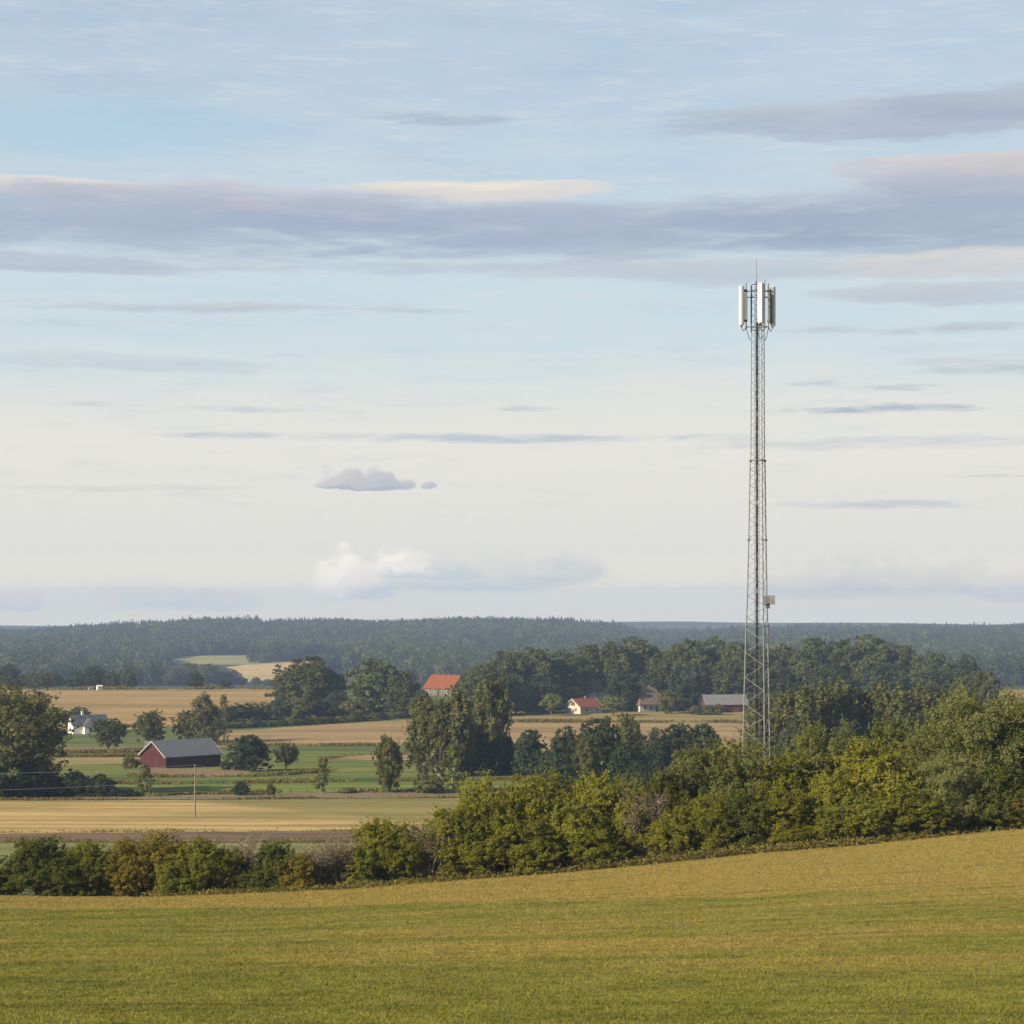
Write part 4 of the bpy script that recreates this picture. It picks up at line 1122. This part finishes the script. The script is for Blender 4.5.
def mast():
    D = 136.0
    k = F / D                                   # px per metre there
    x0, y0, zg = at(759.1, D)
    root = empty('lattice_mast', (x0, y0, zg))
    tag(root, 'tall slim lattice telecom mast with white antenna panels at its top', 'mast')
    zr = lambda row: (EYE - row) / k - zg       # height above the foot of a picture row
    rows = np.array([283, 460, 461, 540, 600, 626, 738, 810.])
    wid = np.array([12.6, 14.2, 15.2, 17.8, 20.2, 22.2, 27.3, 30.6]) / k / 1.694
    def Rz(z): return float(np.interp(EYE - (z + zg) * k, rows, wid))
    TH = [R(-72), R(48), R(168)]
    leg = lambda i, z: Vector((Rz(z) * math.sin(TH[i]), Rz(z) * math.cos(TH[i]), z))
    ztop = zr(284)
    levels = [0.0, zr(738), zr(626), zr(600), zr(540), zr(461.2), zr(459.8), ztop]
    for i in range(3):
        m = MB()
        m.tube([leg(i, z) for z in levels], [.060, .056, .052, .048, .044, .042, .032, .030], 8)
        m.build('leg', GALV, root)
        f = MB()
        for z in (zr(460.5), zr(626), zr(540)):
            f.tube([leg(i, z - .06), leg(i, z + .06)], .11, 8)
        f.build('flange', GALVD, root)
        b = MB(); p = leg(i, 0); b.box(p.x - .45, p.x + .45, p.y - .45, p.y + .45, -.6, .12); b.build('footing', CONC, root)
    # lacing: one diagonal per face and bay
    br = []; z = .3; j = 0
    while z < ztop - .4:
        h = max(.46, Rz(z) * 1.732 * .50)
        for i in range(3):
            a, b = (i, (i + 1) % 3) if j % 2 else ((i + 1) % 3, i)
            br.append((leg(a, z), leg(b, min(z + h, ztop)), .023 if z < zr(626) else (.017 if z < zr(460) else .013)))
        z += h; j += 1
    for n, (a, b, r) in enumerate(br[:96]): bar('brace', a, b, r, GALV, root, 5)
    m = MB()
    for a, b, r in br[96:]: m.tube([a, b], r, 5)
    tag(m.build('upper_lacing', GALVD, root), kind='stuff')
    m = MB()
    for zz in (zr(460.5), zr(626), zr(738), ztop, zr(330)):
        for i in range(3): m.tube([leg(i, zz), leg((i + 1) % 3, zz)], .024, 5)
    m.build('ring_frame', GALVD, root)
    # cable ladder with the black feeder bundle
    lx, ly = -.17, -.10
    m = MB()
    for s in (-.16, .16): m.tube([(lx + s, ly, .5), (lx + s, ly, zr(300))], .014, 4)
    zz = .6
    while zz < zr(300): m.tube([(lx - .16, ly, zz), (lx + .16, ly, zz)], .010, 4); zz += .42
    m.build('cable_ladder', GALVD, root)
    m = MB(); g = random.Random(4)
    for q in range(6):
        xx = lx - .075 + q * .03; ph = g.uniform(0, 6)
        zs = [.4 + (zr(322) - .4) * u / 60 for u in range(61)]
        m.tube([(xx + .006 * math.sin(z_ * 2 + ph), ly - .03 + .01 * math.sin(z_ * 3 + ph * 2), z_) for z_ in zs], .019, 5)
    m.build('feeder_cables', CABLE, root)
    m = MB(); zz = 1.0
    while zz < zr(322): m.box(lx - .10, lx + .10, ly - .06, ly + .0, zz, zz + .05); zz += .85
    m.build('cable_clamps', GALVD, root)
    # head: three sectors on stand-off arms, each a tall panel, a pole, a beige remote unit
    zb, zt = zr(325.5), zr(286)
    def sector(px, yo, az, wpan, rru, dep=.16):
        cx = px / k; c = Vector((cx, yo, 0))
        face = Vector((math.sin(R(az)), math.cos(R(az)), 0)); side = Vector((face.y, -face.x, 0))
        M = Matrix.Translation(c) @ Matrix(((side.x, face.x, 0, 0), (side.y, face.y, 0, 0), (0, 0, 1, 0), (0, 0, 0, 1)))
        q = MB(); q.box(-wpan / 2, wpan / 2, -.02, dep, zb, zt, M)
        pan = q.build('antenna_panel', PANEL, root, .03)
        q = MB(); q.box(-wpan / 2 + .03, wpan / 2 - .03, -.075, -.023, zb + .05, zt - .05, M); q.build('panel_back', PANELG, pan)
        q = MB()
        for u in (-.08, 0, .08): q.tube([M @ Vector((u, .06, zb)), M @ Vector((u, .06, zb - .12))], .022, 6)
        q.build('connector', CABLE, pan)
        pole = c - face * .30
        q = MB(); q.tube([(pole.x, pole.y, zb - .25), (pole.x, pole.y, zt + .22)], .038, 8); q.build('antenna_pole', GALVD, root)
        q = MB()
        for zz in (zb + .28, zt - .40):
            q.box(-.09, .09, -.36, -.076, zz, zz + .16, M)
        q.build('clamp', GALVD, root)
        arms = MB()
        i = min(range(3), key=lambda i_: (leg(i_, zt) - Vector((pole.x, pole.y, zt))).length)
        for zz in (zb - .08, zr(297), zr(291)):
            arms.tube([(pole.x, pole.y, zz), leg(i, min(zz, ztop))], .036, 6)
            arms.tube([(pole.x, pole.y, zz), leg((i + 1) % 3, min(zz, ztop))], .026, 6)
        arms.build('support_arm', GALVD, root)
        if rru:
            q = MB()
            Mr = Matrix.Translation(c - face * .42 + side * rru) @ Matrix(((side.x, face.x, 0, 0), (side.y, face.y, 0, 0), (0, 0, 1, 0), (0, 0, 0, 1)))
            q.box(-.12, .12, -.10, .10, zb + .30, zt - .52, Mr); q.build('remote_unit', PANELB, root, .02)
        # drip loop
        q = MB(); pts = []
        e = M @ Vector((0, .06, zb - .12))
        for u in range(13):
            w = u / 12; pts.append((e.x * (1 - w) + pole.x * w, e.y * (1 - w) + pole.y * w, zb - .12 - .30 * math.sin(math.pi * w) + .10 * w))
        q.tube(pts, .024, 6); q.build('jumper_cable', CABLE, root)
        q = MB(); pts = []
        p2 = leg(i, zr(340))
        for u in range(11):
            w = u / 10; pts.append((pole.x * (1 - w) + p2.x * w, pole.y * (1 - w) + p2.y * w, (zb - .1) * (1 - w) + zr(340) * w - .25 * math.sin(math.pi * w)))
        q.tube(pts, .022, 6); q.build('feeder_tail', CABLE, root)
    sector(-16.6, .05, -112, .34, 0, .20)
    sector(-1.6, -1.10, 132, .36, 0, .33)
    sector(13.4, .30, 62, .36, 0, .20)
    for px, yo, r0, r1 in ((-13.2, .0, 292.5, 320), (10.9, .1, 293, 322)):
        q = MB(); q.box(px / k - .10, px / k + .10, yo - .12, yo + .12, zr(r1), zr(r0)); q.build('remote_unit', PANELB, root, .02)
    for px, yo, r0, r1 in ((-8.0, .1, 285, 332), (5.2, -.3, 281, 330), (9.6, .3, 283.5, 322), (-12.6, .2, 282, 292)):
        bar('whip_pole', (px / k, yo, zr(r1)), (px / k, yo, zr(r0)), .032, GALVD, root)
    m = MB(); m.tube([(-.19, 0, zr(292)), (-.19, 0, zr(280)), (-.19, 0, zr(258))], [.04, .022, .012], 6); m.build('lightning_rod', GALVD, root)
    # small equipment box low on the right leg
    m = MB(); lx2 = leg(1, zr(600))
    zc0, zc1 = zr(604), zr(595.5)
    m.box(lx2.x - .28, lx2.x + .14, lx2.y - .55, lx2.y - .10, zc0, zc1)
    bx = m.build('equipment_box', PANELB, root, .015)
    m = MB(); m.box(lx2.x + .145, lx2.x + .50, lx2.y - .60, lx2.y - .02, zc0 - .03, zc1 + .02); m.build('antenna_cover', solid('pale_cover', (.20, .20, .205), .5, 0, .04), bx, .02)
    m = MB(); m.box(lx2.x - .05, lx2.x + .16, lx2.y - .42, lx2.y + .08, zr(608.5), zc0 - .002); m.tube([(lx2.x - .25, lx2.y - .2, zc0 - .03), (lx2.x + .2, lx2.y - .1, zr(607))], .03, 5)
    m.build('bracket', GALVD, bx)
mast()

# ------------------------------------------------------------------ buildings
RED = solid('red_boards', (.042, .0055, .0080), .85, 0, .25, 2.5, stretch=(3, 3, .3))
REDL = solid('faded_red_boards', (.075, .022, .021), .85, 0, .2, 2.5, stretch=(3, 3, .3))
WHITE = solid('white_paint', (.56, .545, .52), .8, 0, .06, 1.5)
CREAMW = solid('cream_wall', (.36, .335, .29), .85, 0, .10, 1.2)
RED2 = solid('red_doors', (.048, .013, .014), .85, 0, .2, 2.5)
ROOFG = solid('grey_sheet_roof', (.100, .107, .120), .6, 0, .10, .6, stretch=(1, .3, 1))
ROOFD = solid('dark_slate', (.055, .060, .070), .7, 0, .2, 1.5)
ROOFO = solid('orange_tiles', (.145, .043, .013), .8, 0, .18, 1.4)
ROOFR = solid('red_tiles', (.165, .058, .038), .8, 0, .18, 1.4)
ROOFM = solid('maroon_tiles', (.085, .045, .042), .85, 0, .2, 1.4)
ROOFB = solid('brown_tiles', (.115, .085, .06), .85, 0, .2, 1.4)
ROOFL = solid('light_sheet_roof', (.125, .127, .132), .6, 0, .10, .6)
GLASS = solid('window_glass', (.030, .036, .045), .15, 0, .1, 2, .5)
DOORD = solid('dark_door', (.035, .022, .020), .8, 0, .2, 3)
BRICK = solid('chimney_brick', (.24, .12, .09), .9, 0, .2, 5)

def house(name, label, cat, loc, yaw, Ln, Wd, hw, hr, wall, roof, over=.4, trim=None, wins=(), doors=(), chim=None, chim_mat=BRICK, hip=0.0, wmat=WHITE):
    """gabled house: local x along the ridge, -y the long side facing the viewer"""
    root = empty(name, loc, R(yaw)); tag(root, label, cat)
    a, b = Ln / 2, Wd / 2
    m = MB(); ins = .06
    if hip: m.box(-a, a, -b, b, -.8, hw)
    else:
        vs = [(-a, -b, -.8), (-a, b, -.8), (-a, b, hw), (-a, 0, hw + hr - ins), (-a, -b, hw), (a, -b, -.8), (a, b, -.8), (a, b, hw), (a, 0, hw + hr - ins), (a, -b, hw)]
        m.add(vs, [(0, 4, 3, 2, 1), (5, 6, 7, 8, 9), (0, 5, 9, 4), (1, 2, 7, 6), (0, 1, 6, 5), (4, 9, 8, 3), (2, 3, 8, 7)])
    m.build('wall', wall, root)
    m = MB(); T = .16; s = hr / b; e = over
    for sg in (-1, 1):
        ye, ze = sg * (b + e), hw - s * e
        xa = a + e
        xr = xa - hip
        pts = [(-xa, ye, ze + .03), (xa, ye, ze + .03), (xr, 0, hw + hr + .03), (-xr, 0, hw + hr + .03)]
        m.add([*pts, *[(p[0], p[1], p[2] + T) for p in pts]],
              [(0, 1, 2, 3), (7, 6, 5, 4), (0, 4, 5, 1), (1, 5, 6, 2), (2, 6, 7, 3), (3, 7, 4, 0)])
        if hip:
            xs_ = sg * xa
            pts = [(xs_, -(b + e), ze + .032), (xs_, b + e, ze + .032), (sg * xr, 0, hw + hr + .032)]
            m.add([*pts, *[(p[0], p[1], p[2] + T) for p in pts]], [(0, 1, 2), (5, 4, 3), (0, 3, 4, 1), (1, 4, 5, 2), (2, 5, 3, 0)])
    rf = m.build('roof', roof, root)
    if chim:
        for cx_, cy_, cw, ch in chim:
            m = MB(); m.box(cx_ - cw, cx_ + cw, cy_ - cw, cy_ + cw, hw + hr - .9, hw + hr + ch); m.box(cx_ - cw - .06, cx_ + cw + .06, cy_ - cw - .06, cy_ + cw + .06, hw + hr + ch, hw + hr + ch + .12)
            m.build('chimney', chim_mat, rf)
    if trim:
        for sx in (-1, 1):
            for sg in (-1, 1):
                m = MB(); xo = sx * (a + e + .03)
                ye, ze = sg * (b + e), hw - s * e
                p = [(xo - .025, ye, ze - .10), (xo + .025, ye, ze - .10), (xo + .025, 0, hw + hr - .10), (xo - .025, 0, hw + hr - .10)]
                m.add([*p, *[(q[0], q[1], q[2] + .34) for q in p]], [(0, 1, 2, 3), (7, 6, 5, 4), (0, 4, 5, 1), (1, 5, 6, 2), (2, 6, 7, 3), (3, 7, 4, 0)])
                m.build('barge_board', trim, root)
    def fit(side, u, z, w, h, d0, d1):
        m = MB()
        if side == 'f': m.box(u - w / 2, u + w / 2, -b - d1, -b + d0, z, z + h)
        elif side == 'l': m.box(-a - d1, -a + d0, u - w / 2, u + w / 2, z, z + h)
        else: m.box(a - d0, a + d1, u - w / 2, u + w / 2, z, z + h)
        return m
    for side, u, z, w, h in wins:
        fr = fit(side, u, z, w, h, .05, .04).build('window', wmat, root)
        fit(side, u, z + .09, w - .18, h - .18, .01, .055).build('pane', GLASS, fr)
    for side, u, z, w, h, mt in doors:
        fit(side, u, z, w, h, .05, .035).build('door', mt, root)
    return root

def by_corner(px, row, yaw, lx, ly):
    """ground centre of a house whose local corner (lx, ly) stands at a picture position"""
    x, y, z = P(px, row, 60)
    c, s = math.cos(R(yaw)), math.sin(R(yaw))
    cx, cy = x - (c * lx - s * ly), y - (s * lx + c * ly)
    return (cx, cy, z)

YB = 42
house('red_barn', 'dark red wooden barn with a long grey sheet roof in the meadow', 'barn', by_corner(166, 768.6, YB, -6.7, -4.9), YB, 13.4, 9.8, 2.4, 2.85, RED, ROOFG, .45, trim=solid('pale_boards', (.22, .19, .18), .8),
      wins=[('l', 0, 3.3, .6, .6), ('f', 5.3, .9, .7, .7)], wmat=REDL,
      doors=[('f', -3.9, .02, 1.5, 2.0, DOORD), ('f', -2.3, .3, 1.0, 1.5, RED2), ('f', 2.6, .02, 1.9, 2.1, DOORD), ('f', 4.1, .5, .7, 1.2, RED2), ('l', -1.2, .02, 1.3, 1.9, RED2)])
m = MB(); m.box(-6.75, -6.708, -4.85, 4.85, 2.32, 2.47)
barn_root = bpy.data.objects['red_barn']
m.build('girt_board', RED, barn_root)
YW = 28
fx_, fy_, fz_ = P(86, 734, 60)
fh = house('white_farmhouse', 'white farmhouse with dark slate roof and a small front gable', 'house', (fx_ - .3, fy_ + 4.0, fz_), YW, 10.2, 5.6, 2.5, 2.6, WHITE, ROOFD, .3,
      wins=[('l', 0, .8, .9, 1.2), ('l', 0, 3.1, .7, .8), ('f', 2.9, .9, .9, 1.1)], chim=[(-1.6, .2, .32, 1.1)], chim_mat=WHITE)
m = MB(); w = 1.75; y1, y0 = -2.0, -4.9; xg = -.6
m.add([(xg - w, y0, -.8), (xg + w, y0, -.8), (xg + w, y0, 2.3), (xg, y0, 4.2), (xg - w, y0, 2.3), (xg - w, y1, -.8), (xg + w, y1, -.8), (xg + w, y1, 2.3), (xg, y1, 4.2), (xg - w, y1, 2.3)],
      [(0, 1, 2, 3, 4), (9, 8, 7, 6, 5), (0, 4, 9, 5), (1, 6, 7, 2), (2, 7, 8, 3), (4, 3, 8, 9), (0, 5, 6, 1)])
m.build('gable_wing', WHITE, fh)
m = MB()
for sg in (-1, 1):
    p = [(xg + sg * (w + .25), y0 - .2, 2.08), (xg + sg * (w + .25), y1 + 1.0, 2.08), (xg, y1 + 1.0, 4.25), (xg, y0 - .2, 4.25)]
    m.add([*p, *[(q[0], q[1], q[2] + .14) for q in p]], [(0, 1, 2, 3), (7, 6, 5, 4), (0, 4, 5, 1), (1, 5, 6, 2), (2, 6, 7, 3), (3, 7, 4, 0)])
m.build('wing_roof', ROOFD, fh)
m = MB(); m.box(xg - .45, xg + .45, y0 - .04, y0 + .02, .7, 1.9); wf = m.build('window', CREAMW, fh)
m = MB(); m.box(xg - .36, xg + .36, y0 - .06, y0 - .01, .8, 1.8); m.build('pane', GLASS, wf)

x_, y_, z_ = at(151.5, 455)
house('white_shed', 'little white shed peeping over the barn ridge', 'shed', (x_, y_, float(terr(x_, y_))), 12, 3.0, 2.4, 2.5, .7, WHITE, ROOFL, .15, wins=[('f', .3, 1.0, .7, .8)], doors=[('f', -.8, .02, .8, 1.9, DOORD)])
x_, y_, z_ = at(446, 792)
house('orange_roofed_house', 'timber walled house under a large bright orange tiled roof', 'house', (x_, y_ + 3, z_), -36, 14.5, 11.0, 3.4, 5.0, solid('timber_wall', (.10, .09, .08), .85, 0, .3, .8), ROOFO, .6,
      wins=[('f', -5.4, 1.2, 1.1, 1.3), ('f', -3.0, 1.2, 1.1, 1.3), ('f', 2.4, 1.2, 1.1, 1.3), ('f', 5.0, 1.2, 1.1, 1.3), ('r', 0, 4.4, .9, 1.1)], chim=[(1.6, .3, .4, .8)], chim_mat=ROOFD,
      doors=[('f', 0, .02, 1.1, 2.1, DOORD)])
YC = 40
house('white_cottage', 'small white cottage with a red tiled roof and pale gable edge', 'house', by_corner(580.5, 714.4, YC, -5.0, -3.9), YC, 10.0, 7.8, 2.45, 2.6, CREAMW, ROOFR, .5, trim=CREAMW,
      wins=[('l', 1.4, .9, 1.3, 1.2), ('l', -1.6, .9, 1.0, 1.2), ('f', -2.2, .8, 1.1, 1.2), ('f', 2.8, .8, 1.1, 1.2)], doors=[('f', .6, .02, 1.0, 2.0, CREAMW), ('l', 0, 2.8, 2.2, 1.4, BARK)], chim=[(1.0, .2, .3, .7)])
x_, y_, z_ = at(586, 700)
house('old_white_house', 'tall old white house with dark maroon roof half hidden by trees', 'house', (x_, y_, z_), 38, 11, 7.6, 6.0, 3.6, CREAMW, ROOFM, .4,
      wins=[('l', 1.6, 4.0, 1.0, 1.3), ('l', -1.6, 4.0, 1.0, 1.3), ('l', 0, 6.4, .9, 1.0), ('f', -2.5, 4.0, 1.0, 1.3), ('f', 2.5, 4.0, 1.0, 1.3)], chim=[(-2.5, 0, .35, .9)], chim_mat=WHITE)
x_, y_, z_ = at(648, 672)
house('brown_roofed_house', 'pale house under a steep brown hipped roof among garden trees', 'house', (x_, y_, z_), 24, 11, 9, 3.2, 5.2, CREAMW, ROOFB, .6, hip=4.2,
      wins=[('f', -3.6, .9, 1.1, 1.3), ('f', -1.2, .9, 1.1, 1.3), ('f', 3.2, .9, 1.1, 1.3), ('l', 1.5, .9, 1.1, 1.3)], doors=[('f', 1.2, .02, 1.0, 2.1, DOORD)], chim=[(.6, .2, .35, .5)])
x_, y_, z_ = at(724, 668)
gb = house('grey_roofed_barn', 'long faded red barn under a light grey sheet roof by the mast', 'barn', (x_, y_, z_), 8, 14.5, 8.4, 3.0, 2.9, REDL, ROOFL, .6,
      wins=[('f', -5.6, 1.2, 1.1, 1.0), ('f', -2.6, 1.2, 1.1, 1.0)], doors=[('f', 1.0, .02, 2.4, 2.6, RED), ('f', 4.8, .02, 1.6, 2.2, DOORD)])
m = MB(); m.add([(-5.4, -7.5, -.8), (-1.4, -7.5, -.8), (-1.4, -7.5, 2.0), (-3.4, -7.5, 3.2), (-5.4, -7.5, 2.0), (-5.4, -4.52, -.8), (-1.4, -4.52, -.8), (-1.4, -4.52, 2.0), (-3.4, -4.52, 3.2), (-5.4, -4.52, 2.0)],
      [(0, 1, 2, 3, 4), (9, 8, 7, 6, 5), (0, 4, 9, 5), (1, 6, 7, 2), (2, 7, 8, 3), (4, 3, 8, 9), (0, 5, 6, 1)])
m.build('porch', REDL, gb)
x_, y_, z_ = P(98.5, 690.2, 60)
house('white_hut', 'tiny white hut on the crest of the brown field', 'hut', (x_, y_ + 2, float(terr(x_, y_ + 2))), 30, 2.3, 1.8, 1.5, .5, WHITE, WHITE, .1, wins=[('f', 0, .8, .6, .6)])
x_, y_, z_ = P(89.5, 690.2, 60)
house('grey_hut', 'smaller pale grey hut left of the tiny white one', 'hut', (x_, y_ + 2, float(terr(x_, y_ + 2))), 20, 2.0, 1.6, 1.0, .4, CREAMW, ROOFL, .1, doors=[('f', 0, .02, .7, 1.1, DOORD)])
x_, y_, z_ = at(573, 480)
house('red_roofed_shed', 'low shed with a reddish roof among the dark valley trees', 'shed', (x_, y_ , float(terr(x_, y_))), 15, 5.5, 4, 1.9, 1.4, CREAMW, ROOFR, .3, doors=[('f', 0, .02, 1.2, 2.0, DOORD)])

# ------------------------------------------------------------------ power poles, lines, fence
WOOD = solid('grey_wood', (.15, .135, .11), .85, 0, .2, 4, stretch=(3, 3, .4))
PORC = solid('insulator', (.30, .26, .22), .3, 0, .1)
LINE = solid('aluminium_wire', (.42, .42, .42), .4, .3, .05)
def pole(px, row, top, label, arm=False, r=.10):
    x, y, z = P(px, row, 100); h = (EYE - top) * y / F - z
    o = empty('power_pole', (x, y, z)); tag(o, label, 'pole', 'power poles of the valley')
    m = MB(); m.tube([(0, 0, -1), (0, 0, h * .5), (0, 0, h)], [r * 1.15, r, r * .8], 10); m.build('post', WOOD, o)
    if arm:
        m = MB(); m.box(-1.0, 1.0, -.06, .06, h - .35, h - .22); m.build('crossarm', WOOD, o)
    for u in ((-.9, .9) if arm else (0,)):
        m = MB(); m.tube([(u, -.2 if not arm else 0, h - .20), (u, -.2 if not arm else 0, h - .02), (u, -.2 if not arm else 0, h + .10)], [.03, .07, .04], 8); m.build('insulator', PORC, o)
    return Vector((x, y, z)), h
pA, hA = pole(195, 818, 765, 'tall wooden power pole standing in the golden stubble field')
pB, hB = pole(390, 792.5, 779, 'short pole with a crossarm in front of the columnar tree', True, .09)
def wire(a, b, sag, label):
    m = MB(); n = 40
    m.tube([Vector(a).lerp(Vector(b), i / n) - Vector((0, 0, 4 * sag * (i / n) * (1 - i / n))) for i in range(n + 1)], .017, 4)
    tag(m.build('power_line', LINE), label, 'power line', 'power lines')
tA = pA + Vector((0, -.2, hA + .05))
x_, y_, z_ = at(-330, 215)
pL = Vector((x_, y_, z_))
o = empty('power_pole', pL); tag(o, 'wooden power pole beyond the left edge of the picture', 'pole', 'power poles of the valley')
hL = 9.2; m = MB(); m.tube([(0, 0, -1), (0, 0, hL)], [.15, .11], 10); m.build('post', WOOD, o)
wire(tA, pL + Vector((0, -.2, hL)), 1.1, 'upper pale power line running left from the wooden pole')
wire(pA + Vector((0, -.2, hA - 1.9)), pL + Vector((0, -.2, hL - 2.2)), 1.15, 'lower pale power line running left from the wooden pole')
wire(tA, pB + Vector((-.9, 0, hB + .06)), .9, 'thin power line running right from the wooden pole')
m = MB()
a = P(236, 770.5); b = P(266, 772.2)
a = Vector(a); b = Vector(b)
fo = empty('rail_fence', a); tag(fo, 'short pale rail fence between the barn and the dark round tree', 'fence')
for i in range(5):
    q = a.lerp(b, i / 4) - a; m = MB(); m.box(q.x - .07, q.x + .07, q.y - .07, q.y + .07, q.z - .4, q.z + 1.1); m.build('fence_post', WOOD, fo)
for zz in (.45, .9):
    m = MB(); e = b - a; m.tube([Vector((0, -.11, zz)), e + Vector((0, -.11, zz))], .05, 5); m.build('rail', WOOD, fo)
